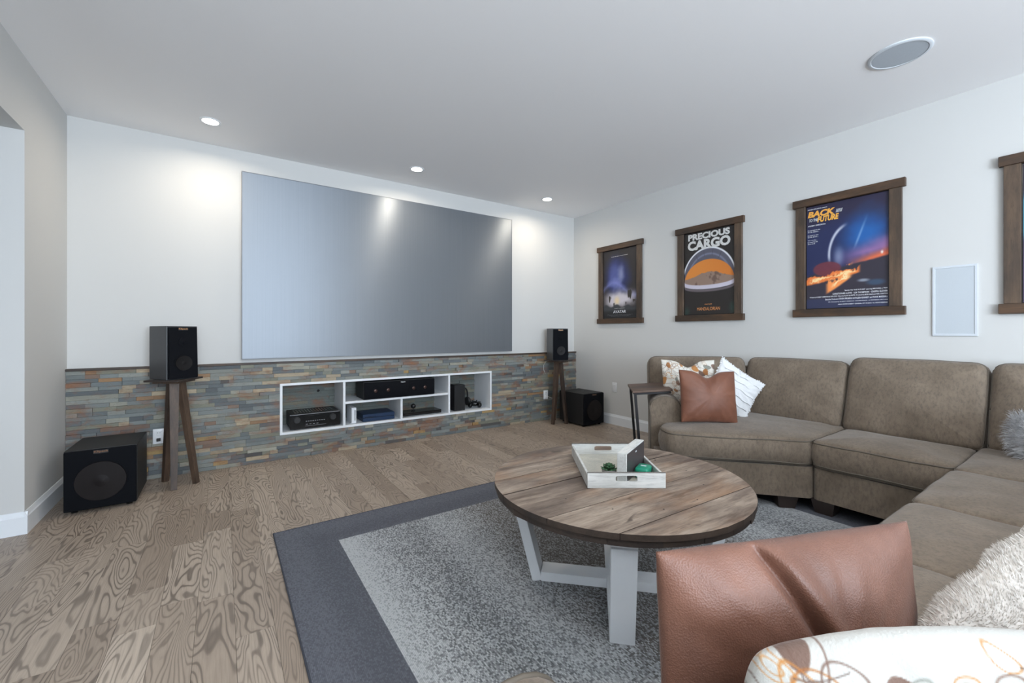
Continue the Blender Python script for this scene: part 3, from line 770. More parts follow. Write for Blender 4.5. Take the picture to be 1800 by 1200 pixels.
# ------------------------------------------------------------------ framed posters and in-wall speaker
def paint(n, m, fn):
    """grid sheet in XZ, centred; fn(u, v) arrays 0..1 (v up) -> (..,3) sRGB 0..255"""
    u, v = np.meshgrid(np.linspace(0, 1, n+1), np.linspace(0, 1, m+1), indexing='ij')
    c = np.clip(fn(u, v), 0, 255)/255.0
    c = np.where(c <= .04045, c/12.92, ((c+.055)/1.055)**2.4)
    return u, v, c
def sheet(name, w, h, n, m, fn, mat, parent, y=0.0):
    u, v, c = paint(n, m, fn)
    vs = np.stack([(u-.5)*w, np.full(u.shape, y), (v-.5)*h], -1).reshape(-1, 3)
    fs = [(i*(m+1)+j, (i+1)*(m+1)+j, (i+1)*(m+1)+j+1, i*(m+1)+j+1) for i in range(n) for j in range(m)]
    me = bpy.data.meshes.new(name); me.from_pydata(vs.tolist(), [], fs)
    return link(name, me, mat, parent, tint=np.concatenate([c.reshape(-1, 3), np.ones((c.size//3, 1))], 1))
def fbm(u, v, s, seed):
    r = np.random.RandomState(seed); out = np.zeros_like(u); amp = 1
    for k in range(4):
        for _ in range(5):
            a = r.uniform(0, 2*PI); f = s*2**k*r.uniform(.7, 1.3); out += amp*np.sin((u*math.cos(a)*.67+v*math.sin(a))*f*2*PI+r.uniform(0, 6.3))/5
        amp *= .55
    return out
def mixc(a, b, t): return a*(1-t[..., None])+np.array(b, float)*t[..., None]
def sm(x, a, b): t = np.clip((x-a)/(b-a), 0, 1); return t*t*(3-2*t)
def const(u, c): return np.ones(u.shape+(3,))*np.array(c, float)
def art_blue(u, v):
    c = const(u, (44, 40, 42)); n = fbm(u, v, 2, 3)
    c = mixc(c, (40, 48, 96), sm(.52-np.hypot((u-.42)*1.0, (v-.60)*1.25)+n*.04, 0, .3))
    c = mixc(c, (92, 104, 170), sm(.30-np.hypot((u-.34), (v-.60)*1.1)+n*.05, 0, .24)*.7)
    c = mixc(c, (150, 158, 196), sm(.16-np.hypot((u-.55)*1.1, (v-.64)*.8)+n*.03, 0, .16)*.75)      # soft glows only, no faces
    c = mixc(c, (132, 140, 205), sm(.10-np.abs(v-.42-.10*np.sin(u*5))+n*.03, 0, .12)*.8)
    c = mixc(c, (206, 200, 208), sm(.20-np.abs(v-.27)+n*.05, 0, .18)*sm(.62-np.abs(u-.5), 0, .4))
    c = mixc(c, (232, 210, 170), sm(.13-np.hypot(u-.42, (v-.25)*1.3), 0, .13))
    for (a, b_, r) in ((.20, .31, .05), (.80, .37, .08), (.70, .22, .035), (.92, .25, .04), (.33, .21, .03)):
        d = np.hypot(u-a, (v-b_)*np.where(v < b_, .7, 2.6))+.012*np.sin(u*90); c = mixc(c, (54, 48, 44), sm(r-d+n*.015, 0, .02))
    c = mixc(c, (60, 62, 66), sm(.19-v+.02*np.sin(u*19)+n*.015, 0, .03))
    c = mixc(c, (34, 34, 36), sm(.13-v, 0, .05))
    return c
def art_pod(u, v):
    c = const(u, (40, 37, 36)); x = (u-.5)/.5
    d = np.hypot(x/1.08, (v-.40)/.40)
    up = v > .395
    c = mixc(c, (92, 92, 106), ((d < 1) & up)*1.0)
    c = mixc(c, (228, 230, 236), sm(.035-np.abs(d-.985), 0, .02)*up)
    c = mixc(c, (128, 134, 158), (sm(.05-np.abs(d-.80), 0, .05)*up)*.8)
    for k in (-.55, -.2, .2, .55): c = mixc(c, (70, 70, 84), sm(.012-np.abs(x-k*d), 0, .01)*up*(d < .95)*(d > .74))
    inn = np.hypot(x/1.02, (v-.385)/.275)
    c = mixc(c, (222, 138, 60), (sm(1-inn, 0, .03))*up)
    c = mixc(c, (196, 104, 38), (sm(1-inn, 0, .03))*up*sm(.3+x*.3, 0, .9)*.6)
    # folded brown cloth heaped along the rim of the open pod
    n = fbm(u, v, 4, 9)
    cl = .475+.035*np.cos(x*3.1)+n*.012
    c = mixc(c, (148, 124, 110), sm(cl-v, 0, .01)*sm(v-.33, 0, .01)); c = mixc(c, (96, 74, 66), sm(n, .15, .5)*sm(cl-v, 0, .01)*sm(v-.33, 0, .01)*.7)
    rim = .345-.055*np.sqrt(np.clip(1-x**2, 0, 1))
    c = mixc(c, (206, 200, 214), sm(.028-np.abs(v-(rim+.035)), 0, .008))
    c = mixc(c, (122, 112, 118), sm(.022-np.abs(v-(rim-.008)), 0, .016)*.8)
    low = sm((rim-.03)-v, 0, .02); c = mixc(c, (42, 38, 37), low)
    c = mixc(c, (46, 84, 74), sm(.12-np.hypot(u-.98, v-.07), 0, .12)*.6); c = mixc(c, (46, 84, 74), sm(.10-np.hypot(u-.05, v-.03), 0, .1)*.5)
    return c
def art_sky(u, v):
    n = fbm(u, v, 2, 21); nf = fbm(u, v, 11, 5); c = const(u, (36, 44, 84))
    c = mixc(c, (44, 40, 66), sm(v+n*.05, .72, .9)); c = mixc(c, (34, 96, 168), sm(.40-np.hypot(u-.72, (v-.66)*1.3)+n*.05, 0, .35))
    ray = np.abs((v-.55)-(u-.62)*1.9); c = mixc(c, (150, 176, 214), sm(.05-ray, 0, .05)*sm(v, .5, .62)*sm(.86-v, 0, .2)*.6)
    c = mixc(c, (150, 110, 160), sm(.14-np.abs(v-.47-(u-.5)*.12)+n*.03, 0, .14)*sm(u, .3, .8))
    c = mixc(c, (232, 112, 70), sm(.09-np.abs(v-.40-(u-.6)*.16)+n*.02, 0, .09)*sm(u, .45, .85))
    c = mixc(c, (240, 236, 228), sm(.025-np.hypot(u-.93, v-.475), 0, .025))
    c = mixc(c, (52, 48, 60), sm(.33+.13*u+n*.012-v, 0, .02))
    # pale swept light and a plain dark red low shape; no figure, no vehicle
    c = mixc(c, (196, 200, 214), sm(.030-np.abs(np.hypot(u-.60, (v-.50)*1.05)-.30), 0, .03)*sm(.56-u, 0, .1)*sm(v, .40, .50)*sm(.82-v, 0, .1))
    c = mixc(c, (176, 190, 216), sm(.10-np.hypot(u-.42, (v-.48)*.7), 0, .1)*.55)
    c = mixc(c, (118, 52, 62), sm(.15-np.hypot((u-.27)*.75, (v-.375)*2.0), 0, .03)*.85)
    c = mixc(c, (60, 84, 110), sm(.08-np.hypot((u-.86)*.55, (v-.215)*2.2), 0, .05)*.8)
    c = mixc(c, (200, 216, 230), sm(.05-np.hypot((u-.72)*.5, (v-.24)*2.4), 0, .04)*.6)
    fl = np.abs(v-.255-(u*.13)+n*.01-nf*.022); c = mixc(c, (244, 130, 62), sm(.042+nf*.02-fl, 0, .02)*sm(.70-u, 0, .05)*.95)
    fl2 = np.abs((v-.175)-(u-.25)*.45+n*.01-nf*.03); c = mixc(c, (250, 152, 84), sm(.06+nf*.03-fl2, 0, .025)*sm(u, .24, .3)*sm(.62-u, 0, .1))
    c = mixc(c, (255, 226, 170), sm(.018+n*.03-fl2, 0, .02)*sm(u, .3, .4)*sm(.6-u, 0, .1)); c = mixc(c, (255, 220, 160), sm(.016+n*.03-fl, 0, .02)*sm(.66-u, 0, .05))
    c = mixc(c, (50, 54, 82), sm(.10-v, 0, .02))
    return c
def art_plum(u, v):
    c = const(u, (70, 58, 84)); c = mixc(c, (44, 38, 54), sm(v, .2, .9)); c = mixc(c, (60, 120, 140), sm(.06-u, 0, .04)*sm(.2-np.abs(v-.62), 0, .1)); return c
M['ink_white'] = plain('white_print', rgb(214, 214, 212), .4, var=.03)
M['ink_bright'] = plain('bright_white_print', rgb(228, 230, 236), .4, var=.03)
M['ink_orange'] = plain('orange_gold_print', rgb(222, 150, 92), .4, var=.1, scale=30)
def grad_ink():
    t = NT('sunset_gradient_print'); s = t.n('ShaderNodeSeparateXYZ'); t.link(t.n('ShaderNodeTexCoord').outputs['Generated'], s.inputs[0])
    t.set(t.ramp(s.outputs[2], [(0, rgb(190, 70, 60)), (.35, rgb(240, 130, 50)), (.6, rgb(250, 190, 70)), (1, rgb(196, 60, 100))]), .4); return t.m
M['ink_grad'] = grad_ink()
FW, FH = .712, .968
def poster(yc, zc, label, art, writer):
    o = thing('framed_poster', label, 'poster', (R, yc, zc), -PI/2, group='wood-framed posters on the right wall')
    bw = .062; hw = FW/2
    for nm, a in (('frame_board', (-hw, hw, -.034, -.001, FH/2-bw, FH/2)), ('frame_board', (-hw, hw, -.034, -.001, -FH/2, -FH/2+bw))):
        b = B(); b.box(*a, bev=.002, seg=1); b.done(nm, M['frame_h'], o)
    for a in ((-hw+.02, -hw+.02+bw+.008, -.026, -.001, -FH/2+bw, FH/2-bw), (hw-.02-bw-.008, hw-.02, -.026, -.001, -FH/2+bw, FH/2-bw)):
        b = B(); b.box(*a, bev=.002, seg=1); b.done('frame_board', M['frame_v'], o)
    iw, ih = FW-.04-2*bw-.016, FH-2*bw
    b = B(); b.box(-iw/2-.001, iw/2+.001, -.008, -.001, -ih/2-.001, ih/2+.001); b.done('backing', M['gloss'], o)
    sh_ = sheet('poster_sheet', iw-.012, ih-.012, 130, 190, art, M['print'], o, -.0085)
    writer(sh_, iw-.012, ih-.012); return o
def w_blue(o, w, h):
    y = -.0095
    ch = []; text('t', 'JAMES CAMERON', None, None, 0, -.365*h, y, w=.16, h=.007, cx=True, join=ch)
    text('t', 'FROM THE DIRECTOR OF TITANIC', None, None, 0, .40*h, y, w=.26, h=.007, cx=True, join=ch)
    joined('small_lettering', ch, M['ink_white'], o)['kind'] = 'stuff'
    text('title_lettering', 'AVATAR', M['ink_bright'], o, 0, -.43*h, y, w=.20, h=.034, cx=True, bold=.01)
    ch = []
    for k in range(3): text('t', 'TWENTIETH CENTURY FOX PRESENTS A LIGHTSTORM ENTERTAINMENT PRODUCTION', None, None, 0, -.455*h-k*.010, y, w=.40-.06*k, h=.0045, cx=True, join=ch, bold=0)
    joined('credits_lettering', ch, M['silver'], o)['kind'] = 'stuff'
def w_pod(o, w, h):
    y = -.0095
    text('title_lettering', 'PRECIOUS', M['ink_white'], o, 0, .408*h, y, w=w*.84, h=.066, cx=True, bold=.05)
    text('title_lettering', 'CARGO', M['ink_white'], o, 0, .285*h, y, w=w*.86, h=.098, cx=True, bold=.05)
    text('small_lettering', 'STAR WARS', M['ink_orange'], o, 0, -.387*h, y, w=.075, h=.009, cx=True)
    text('subtitle_lettering', 'MANDALORIAN', M['ink_orange'], o, 0, -.455*h, y, w=w*.46, h=.032, cx=True, bold=.0)
def w_sky(o, w, h):
    y = -.0095; l = -w/2+.008
    text('small_lettering', 'STEVEN SPIELBERG presents', M['ink_bright'], o, l, .463*h, y, w=w*.26, h=.011)
    text('title_lettering', 'BACK', M['ink_grad'], o, l, .392*h, y, w=w*.36, h=.050, bold=.05, shear=.2)
    text('title_lettering', 'TO THE', M['pale_ink'], o, l+.01, .350*h, y, w=w*.12, h=.024, bold=.03, shear=.2)
    text('title_lettering', 'FUTURE', M['ink_grad'], o, l+w*.13, .335*h, y, w=w*.28, h=.046, bold=.05, shear=.2)
    ch = []
    for k in range(5): ch.append((np.array([(l+w*(.37+.016*k), y, .400*h), (l+w*(.378+.016*k), y, .400*h), (l+w*(.392+.016*k), y, .432*h), (l+w*(.384+.016*k), y, .432*h)]), [[0, 1, 2, 3]]))
    joined('title_stripes', ch, M['pale_ink'], o)
    text('small_lettering', 'A ROBERT ZEMECKIS film', M['ink_bright'], o, l, .305*h, y, w=w*.24, h=.010)
    ch = []
    for k, s_ in enumerate(('He was never in time', 'for his classes...', '', "He wasn't in time", 'for his dinner...', '', 'Then one day...', "he wasn't in his", 'time at all.')):
        if s_: text('t', s_, None, None, l, (.262-.0165*k)*h, y, w=w*(.0085*len(s_)), h=.010, join=ch, bold=.01)
    joined('small_lettering', ch, M['ink_bright'], o)['kind'] = 'stuff'
    ch = []; r = w/2-.004
    for k, (s_, ww) in enumerate((('"BACK TO THE FUTURE" starring MICHAEL J. FOX', .50), ('CHRISTOPHER LLOYD · LEA THOMPSON · CRISPIN GLOVER', .645), ('Written by ROBERT ZEMECKIS & BOB GALE  Music by ALAN SILVESTRI  Produced by BOB GALE and NEIL CANTON', .95), ('Executive Producers STEVEN SPIELBERG KATHLEEN KENNEDY and FRANK MARSHALL', .74), ('PG  Directed by ROBERT ZEMECKIS  SOUNDTRACK  A UNIVERSAL PICTURE', .70), ('AMBLIN ENTERTAINMENT  UNIVERSAL CITY STUDIOS  ALL RIGHTS RESERVED', .58))):
        text('t', s_, None, None, r-ww*w, (-.352-.0245*k)*h, y, w=ww*w, h=.0125 if k < 4 else .008, join=ch, bold=.015)
    joined('credits_lettering', ch, M['ink_bright'], o)['kind'] = 'stuff'
poster(3.508, 1.728, 'wood-framed poster in dark blue tones with the title AVATAR, nearest the corner', art_blue, w_blue)
poster(2.370, 1.734, 'wood-framed poster reading PRECIOUS CARGO above an orange and grey dome', art_pod, w_pod)
poster(1.252, 1.747, 'wood-framed poster reading BACK TO THE FUTURE over a blue sky and flames', art_sky, w_sky)
poster(.108, 1.735, 'wood-framed poster in dark plum, mostly cut off by the right edge of the photo', art_plum, lambda o, w, h: None)
o = thing('wall_speaker', 'flush white rectangular speaker grille on the right wall between two posters', 'speaker', (R, .658, 1.346), -PI/2)
b = B()
for a in ((-.105, .105, .218, .232), (-.105, .105, -.232, -.218), (-.105, -.091, -.218, .218), (.091, .105, -.218, .218)): b.box(a[0], a[1], -.010, 0, a[2], a[3], bev=.001, seg=1)
b.done('bezel', M['speaker_trim'], o)
b = B(); b.box(-.091, .091, -.007, -.001, -.218, .218); b.done('grille', plain('white_speaker_mesh', rgb(190, 197, 203), .7, var=.06, scale=300), o)

# ------------------------------------------------------------------ rug
RX0, RX1, RY0, RY1 = .235, 3.30, .27, 2.715
def rug_col(x, y):
    """red: share of light yarn, green: field or border, blue: warmth"""
    d = np.minimum.reduce([x-RX0, RX1-x, y-RY0, RY1-y]); inn = (d > .285)*1.0
    t = np.minimum(x-RX0, RX1-x)-.285+.03*np.sin(y*2.1)
    lum = np.interp(t, [0, .06, .16, .34, .50, .60, .82, 1.0, 1.3], [1.1, .85, .58, .34, .66, .60, .22, .16, .30])
    wm = np.interp(t, [.55, .8, 1.3], [0, 1, .8])
    lb = .45+.25*np.sin(d*22)
    return np.stack([np.where(inn > 0, lum, lb), inn, wm*inn], -1)
nx, ny = 190, 150
rug_o = thing('area_rug', 'grey bordered woven area rug under the coffee table', 'rug', (0, 0, 0))
xs = np.concatenate([np.linspace(RX0, RX1, nx+1), [RX0+.2845, RX0+.2855, RX1-.2845, RX1-.2855]]); xs = np.sort(xs)
ys = np.sort(np.concatenate([np.linspace(RY0, RY1, ny+1), [RY0+.2845, RY0+.2855, RY1-.2845, RY1-.2855]]))
xx, yy = np.meshgrid(xs, ys, indexing='ij'); nx, ny = len(xs)-1, len(ys)-1
c = rug_col(xx, yy)
me = bpy.data.meshes.new('rug_pile')
me.from_pydata(np.stack([xx, yy, np.full(xx.shape, .010)], -1).reshape(-1, 3).tolist(), [], [(i*(ny+1)+j, (i+1)*(ny+1)+j, (i+1)*(ny+1)+j+1, i*(ny+1)+j+1) for i in range(nx) for j in range(ny)])
link('woven_field', me, M['rug'], rug_o, tint=np.concatenate([c.reshape(-1, 3), np.ones((c.size//3, 1))], 1))
b = B(); b.tube([(RX0, RY0, .006), (RX1, RY0, .006), (RX1, RY1, .006), (RX0, RY1, .006)], .006, 8, closed=True); b.done('bound_edge', plain('rug_binding', rgb(62, 66, 76), .9, var=.1, scale=80), rug_o, smooth=True)
b = B(); b.box(RX0, RX1, RY0, RY1, .0005, .009); b.done('backing', M['charcoal'], rug_o)
RZ = .0105

# ------------------------------------------------------------------ coffee table
TC = (1.46, 1.305); TR = .548; TT = .49; TA = math.radians(-1.8)
ct = thing('coffee_table', 'round weathered plank coffee table with crossed white legs standing on the rug', 'coffee table', (TC[0], TC[1], 0), TA)
def strip(y0, y1, r, n=14):
    def arc(ya, yb, s):
        return [(s*math.sqrt(max(r*r-(ya+(yb-ya)*k/n)**2, 0)), ya+(yb-ya)*k/n) for k in range(n+1)]
    p = arc(y0, y1, 1)+arc(y1, y0, -1); out = []
    for q in p:
        if not out or math.hypot(q[0]-out[-1][0], q[1]-out[-1][1]) > 1e-4: out.append(q)
    if math.hypot(out[0][0]-out[-1][0], out[0][1]-out[-1][1]) < 1e-4: out.pop()
    return out
seams = [-TR+.0001, -.386, -.172, -.040, .092, .240, .385, TR-.0001]
rnd = random.Random(5)
for a, c in zip(seams, seams[1:]):
    b = B(); dz = rnd.uniform(-.0015, .0005); pts = strip(a+.0014, c-.0014, TR+rnd.uniform(-.003, .002)); b.poly(pts, TT-.021+dz, TT+dz)
    ob = b.done('top_plank', M['tabletop'], ct)
    ob.data.materials.append(M['tableedge'])
    for f in ob.data.polygons:
        if abs(f.normal.z) < .5: f.material_index = 1
for k in range(8):
    a = -TR+.0001+k*(2*TR-.0002)/8; c = -TR+.0001+(k+1)*(2*TR-.0002)/8
    b = B(); pts = [(y, -x) for x, y in strip(a+.001, c-.001, TR-.009+rnd.uniform(-.003, .004))]; b.poly(pts, TT-.046, TT-.0258); b.done('lower_plank', M['tableedge'], ct)
# rings of nails and bolt heads
b = B()
for k in range(12):
    q = 2*PI*k/12+.2; b.lathe([(.004, 0), (.003, .0015)], (math.cos(q)*.36, math.sin(q)*.36, TT-.001), 8)
b.done('nail_head', M['metal'], ct, kind='stuff')
def ubase(ang, dz):
    c, s_ = math.cos(ang-TA), math.sin(ang-TA); LW, LTk = .09, .045
    perp = (-s_, c, 0)
    for sg in (-1, 1):
        b = B(); b.beam((sg*c*.352, sg*s_*.352, RZ), (sg*c*.455, sg*s_*.455, TT-.083), LTk, LW, LTk, LW, up=perp); ob = b.done('leg', M['table_white'], ct)
        md = ob.modifiers.new('bevel', 'BEVEL'); md.width = .003; md.segments = 2
    b = B(); b.beam((-c*.335, -s_*.335, RZ+.022+dz), (c*.335, s_*.335, RZ+.022+dz), LW, .040, up=(0, 0, 1)); b.done('stretcher', M['table_white'], ct)
    b = B(); b.beam((-c*.475, -s_*.475, TT-.063), (c*.475, s_*.475, TT-.063), LW, .038, up=(0, 0, 1)); b.done('top_rail', M['table_white'], ct)
ubase(math.radians(-45), 0); ubase(math.radians(45), .0005)

# ------------------------------------------------------------------ tray and what it holds
ca, sa = math.cos(math.radians(34.35)), math.sin(math.radians(34.35))
TRZ = math.radians(-34.35)
fl = Vector((1.253, 1.276, 0)); rt = Vector((ca, -sa, 0)); fw = Vector((sa, ca, 0))
tw_, td_, th_ = .325, .47, .062
tr = thing('serving_tray', 'whitewashed wooden tray with cut-out handles on the coffee table', 'tray', tuple(fl+rt*tw_/2+fw*.0)[:2]+(TT+.001,), TRZ)
b = B(); b.box(-tw_/2+.012, tw_/2-.012, .012, td_-.012, 0, .010); b.done('tray_floor', M['trayfloor'], tr)
for s in (-1, 1):
    b = B(); x0 = -tw_/2 if s < 0 else tw_/2-.011; b.box(x0, x0+.011, .012, td_-.012, 0, th_*.86, bev=.0015, seg=1); b.done('side_board', M['tray'], tr)
def handle_board(y0, y1):
    # end board with a slot cut through it
    hx, hz0, hz1 = .045, .030, .047; bm = bmesh.new()
    def ring(y):
        o_ = [(-tw_/2, 0), (tw_/2, 0), (tw_/2, th_), (-tw_/2, th_)]; i_ = [(-hx, hz0), (-hx+.008, hz0-.004), (hx-.008, hz0-.004), (hx, hz0), (hx, hz1), (hx-.008, hz1+.004), (-hx+.008, hz1+.004), (-hx, hz1)]
        return [bm.verts.new((p[0], y, p[1])) for p in o_], [bm.verts.new((p[0], y, p[1])) for p in i_]
    A, Ai = ring(y0); C, Ci = ring(y1)
    for O_, I_ in ((A, Ai), (C, Ci)):
        bm.faces.new((O_[0], O_[1], I_[2], I_[1])); bm.faces.new((O_[1], O_[2], I_[4], I_[3])); bm.faces.new((O_[1], I_[3], I_[2])); bm.faces.new((O_[2], O_[3], I_[6], I_[5])); bm.faces.new((O_[2], I_[5], I_[4]))
        bm.faces.new((O_[3], O_[0], I_[0], I_[7])); bm.faces.new((O_[3], I_[7], I_[6])); bm.faces.new((O_[0], I_[1], I_[0]))
    for i in range(4): bm.faces.new((A[i], A[(i+1) % 4], C[(i+1) % 4], C[i]))
    for i in range(8): bm.faces.new((Ai[i], Ci[i], Ci[(i+1) % 8], Ai[(i+1) % 8]))
    b = B(); b.bm.free(); b.bm = bm; ob = b.done('end_board', M['tray'], tr)
    b = B(); b.box(-tw_/2, tw_/2, y0-.0004, y1+.0004, th_, th_+.0015); b.done('worn_rim', M['trayrim'], ob)
handle_board(0, .012); handle_board(td_-.012, td_)
TZ0 = TT+.0115
def onray(u, s, z): return Vector((s*(sa+u*ca), s*(ca-u*sa), z))
# framed sign box: front corner to back corner
p0 = onray((1093-900)/744.1, 1.80, TZ0); p1 = onray((1124-900)/744.1, 2.03, TZ0); dv = p1-p0; Lb = dv.length
sb = thing('sign_block', 'white wooden box sign with a charcoal back, standing on edge in the tray', 'sign', tuple(p0), math.atan2(dv.y, dv.x))
b = B(); b.box(0, Lb, -.021, .021, 0, .124, bev=.0015, seg=1); b.done('box_frame', M['tray'], sb)
b = B(); b.box(.004, Lb-.004, -.0225, -.0205, .004, .120); b.done('back_panel', M['charcoal'], sb)
b = B(); b.box(Lb*.46, Lb*.52, -.0235, -.0222, .100, .106); b.done('hanging_hook', M['pale_ink'], sb)
# green case
p = onray((1131-900)/744.1, 1.87, TZ0)
gc = thing('storage_case', 'small glossy green case lying in the right of the tray', 'case', tuple(p), math.radians(25))
b = B(); b.box(-.042, .042, -.03, .03, 0, .048, bev=.012, seg=4); b.done('case_body', M['green'], gc, smooth=True)
b = B(); b.box(-.004, .004, -.012, .012, .048, .0492); b.done('printed_mark', M['pale_ink'], gc)
b = B(); b.box(-.0425, .0425, -.0305, .0305, .030, .0315, bev=0); b.done('lid_seam', plain('dark_green', rgb(12, 84, 66), .4), gc)
# succulent
p = onray((1070.5-900)/744.1, 1.85, TZ0)
sp = thing('potted_succulent', 'little green succulent in a grey pot at the front of the tray', 'plant', tuple(p))
b = B(); b.lathe([(.024, 0), (.029, .004), (.031, .036), (.032, .040), (.028, .040), (.027, .034), (.001, .034)], (0, 0, 0), 28); b.done('pot', M['pot'], sp, smooth=True)
b = B(); b.lathe([(.0265, .0345), (.001, .036)], (0, 0, 0), 20); b.done('soil', M['foot'], sp)
for ring, (nl, rr, el, ln) in enumerate(((9, .006, 18, .034), (8, .005, 42, .030), (6, .003, 66, .024))):
    for k in range(nl):
        q = 2*PI*k/nl+ring*.35; e = math.radians(el); d = Vector((math.cos(q)*math.cos(e), math.sin(q)*math.cos(e), math.sin(e))); sd = Vector((-math.sin(q), math.cos(q), 0)); up = d.cross(sd)*-1
        bm = bmesh.new(); rings = []
        for t, wd in ((0, .004), (.4, .009), (.75, .0085), (.95, .003)):
            c0 = Vector((0, 0, .036+ring*.004))+d*ln*t+Vector((math.cos(q), math.sin(q), 0))*rr
            rings.append([bm.verts.new(c0+sd*wd*a_+up*wd*.35*b_) for a_, b_ in ((-1, 0), (0, -1), (1, 0), (0, 1))])
        for A, C in zip(rings, rings[1:]):
            for i in range(4): bm.faces.new((A[i], A[(i+1) % 4], C[(i+1) % 4], C[i]))
        bm.faces.new(rings[0]); bm.faces.new(rings[-1]); b = B(); b.bm.free(); b.bm = bm; b.done('leaf', M['leaf'], sp, smooth='full')

# ------------------------------------------------------------------ sectional sofa
so = thing('sectional_sofa', 'taupe chenille sectional sofa wrapping the right wall corner around the rug', 'sofa', (0, 0, 0))
SM = M['sofa']; BZ0, BZ1, CZ0, CZ1 = .095, .292, .296, .470
A_out = [(3.035, 1.137), (3.72, 1.137), (3.72, 1.78), (3.18, 2.33), (2.80, 1.99), (2.575, 1.905), (2.475, 1.745)]
def base(name, pts, z0=BZ0, z1=BZ1, rad=.03):
    b = B(); b.poly(ccw(rounded(pts, rad, 3)), z0, z1); ob = b.done(name, SM, so, smooth=True); return ob
base('base', [(3.05, 1.132), (3.93, 1.132), (3.93, 1.86), (3.30, 2.52), (2.66, 2.02), (2.56, 1.90), (2.50, 1.755)])
base('base', [(3.05, .497), (3.93, .497), (3.93, 1.126), (3.05, 1.126)])
base('base', [(2.93, -.46), (3.93, -.46), (3.93, .491), (2.93, .491)], rad=.01)
for x0, x1 in ((1.615, 2.925), (.46, 1.609)): base('base', [(x0, -.46), (x1, -.46), (x1, .47), (x0, .47)], rad=.02)
kw = dict(parent=so, mat=SM, edge=.018)
cushion('seat_cushion', A_out, CZ0, CZ1, crown=.028, seed=1, rad=[.05, .03, .1, .1, .08, .06, .07], piping=2, **kw)
cushion('seat_cushion', [(3.03, .497), (3.60, .497), (3.60, 1.127), (3.03, 1.127)], CZ0, CZ1-.004, seed=2, rad=.05, crown=.03, piping=2, **kw)
cushion('seat_cushion', [(2.915, -.05), (3.60, -.05), (3.60, .488), (2.915, .488)], CZ0, CZ1+.012, seed=3, rad=.05, crown=.022, **kw)
for k, (x0, x1) in enumerate(((2.24, 2.905), (1.625, 2.232), (1.04, 1.617), (.475, 1.032))):
    cushion('seat_cushion', [(x0, -.05), (x1, -.05), (x1, .495), (x0, .495)], CZ0, CZ1+.014, seed=4+k, rad=.06, crown=.024, piping=2, **kw)
# back frames
def prism_part(name, pts, z0, z1, bev=.02):
    b = B(); b.poly(ccw(pts), z0, z1); bmesh.ops.bevel(b.bm, geom=b.bm.edges[:], offset=bev, segments=3, affect='EDGES'); return b.done(name, SM, so, smooth=True)
prism_part('back_frame', [(3.80, -.46), (3.95, -.46), (3.95, 1.93), (3.80, 1.86)], BZ0, .84)
prism_part('back_frame', [(3.81, 1.84), (3.95, 1.93), (3.42, 2.60), (3.29, 2.50)], BZ0, .84)
prism_part('back_frame', [(.26, -.46), (3.80, -.46), (3.80, -.31), (.26, -.31)], BZ0, .82)
# back cushions: outline in local (x width, y height) with thickness along local z, then stood up
def back_cushion(p_left, p_right, zb, zt, tilt, th, seed, crown=.035, rad=.07, sag=0):
    """p_left/p_right: bottom front corners seen from the seat"""
    a, c = Vector(p_left+(0,)), Vector(p_right+(0,)); ex = (c-a).normalized(); w = (c-a).length
    out = Vector((ex.y, -ex.x, 0))                       # direction the cushion faces
    upv = (Vector((0, 0, 1))*math.cos(tilt)-out*math.sin(tilt)).normalized(); nz = ex.cross(upv).normalized()
    if nz.dot(out) < 0: nz = -nz
    h = (zt-zb)/math.cos(tilt)
    m = Matrix(((ex.x, upv.x, nz.x, a.x), (ex.y, upv.y, nz.y, a.y), (ex.z, upv.z, nz.z, zb), (0, 0, 0, 1)))
    g = .005
    o_ = [(g, 0), (w-g, 0), (w-g+.002, h*.5), (w-g, h), (w*.5, h+.004), (g, h), (g-.002, h*.5)]
    return cushion('back_cushion', o_, -th, -.03, so, SM, rad=[.05, .05, .02, rad, .2, rad, .02], bulge=.010, crown=crown, edge=.035, seed=seed, mtx=m, lump=.012, piping=1)
back_cushion((3.04, 2.33), (3.60, 1.76), .475, .935, math.radians(15), .21, 21, sag=.0)
back_cushion((3.53, 1.87), (3.53, 1.155), .475, .945, math.radians(20), .22, 22)
back_cushion((3.53, 1.15), (3.53, .475), .475, .975, math.radians(20), .22, 23)
back_cushion((3.53, .465), (3.53, -.06), .475, .975, math.radians(20), .22, 24)
for k, (x0, x1) in enumerate(((2.24, 2.95), (1.625, 2.232), (1.04, 1.617), (.475, 1.032))):
    back_cushion((x1, -.03), (x0, -.03), .475, .86, math.radians(18), .20, 30+k)
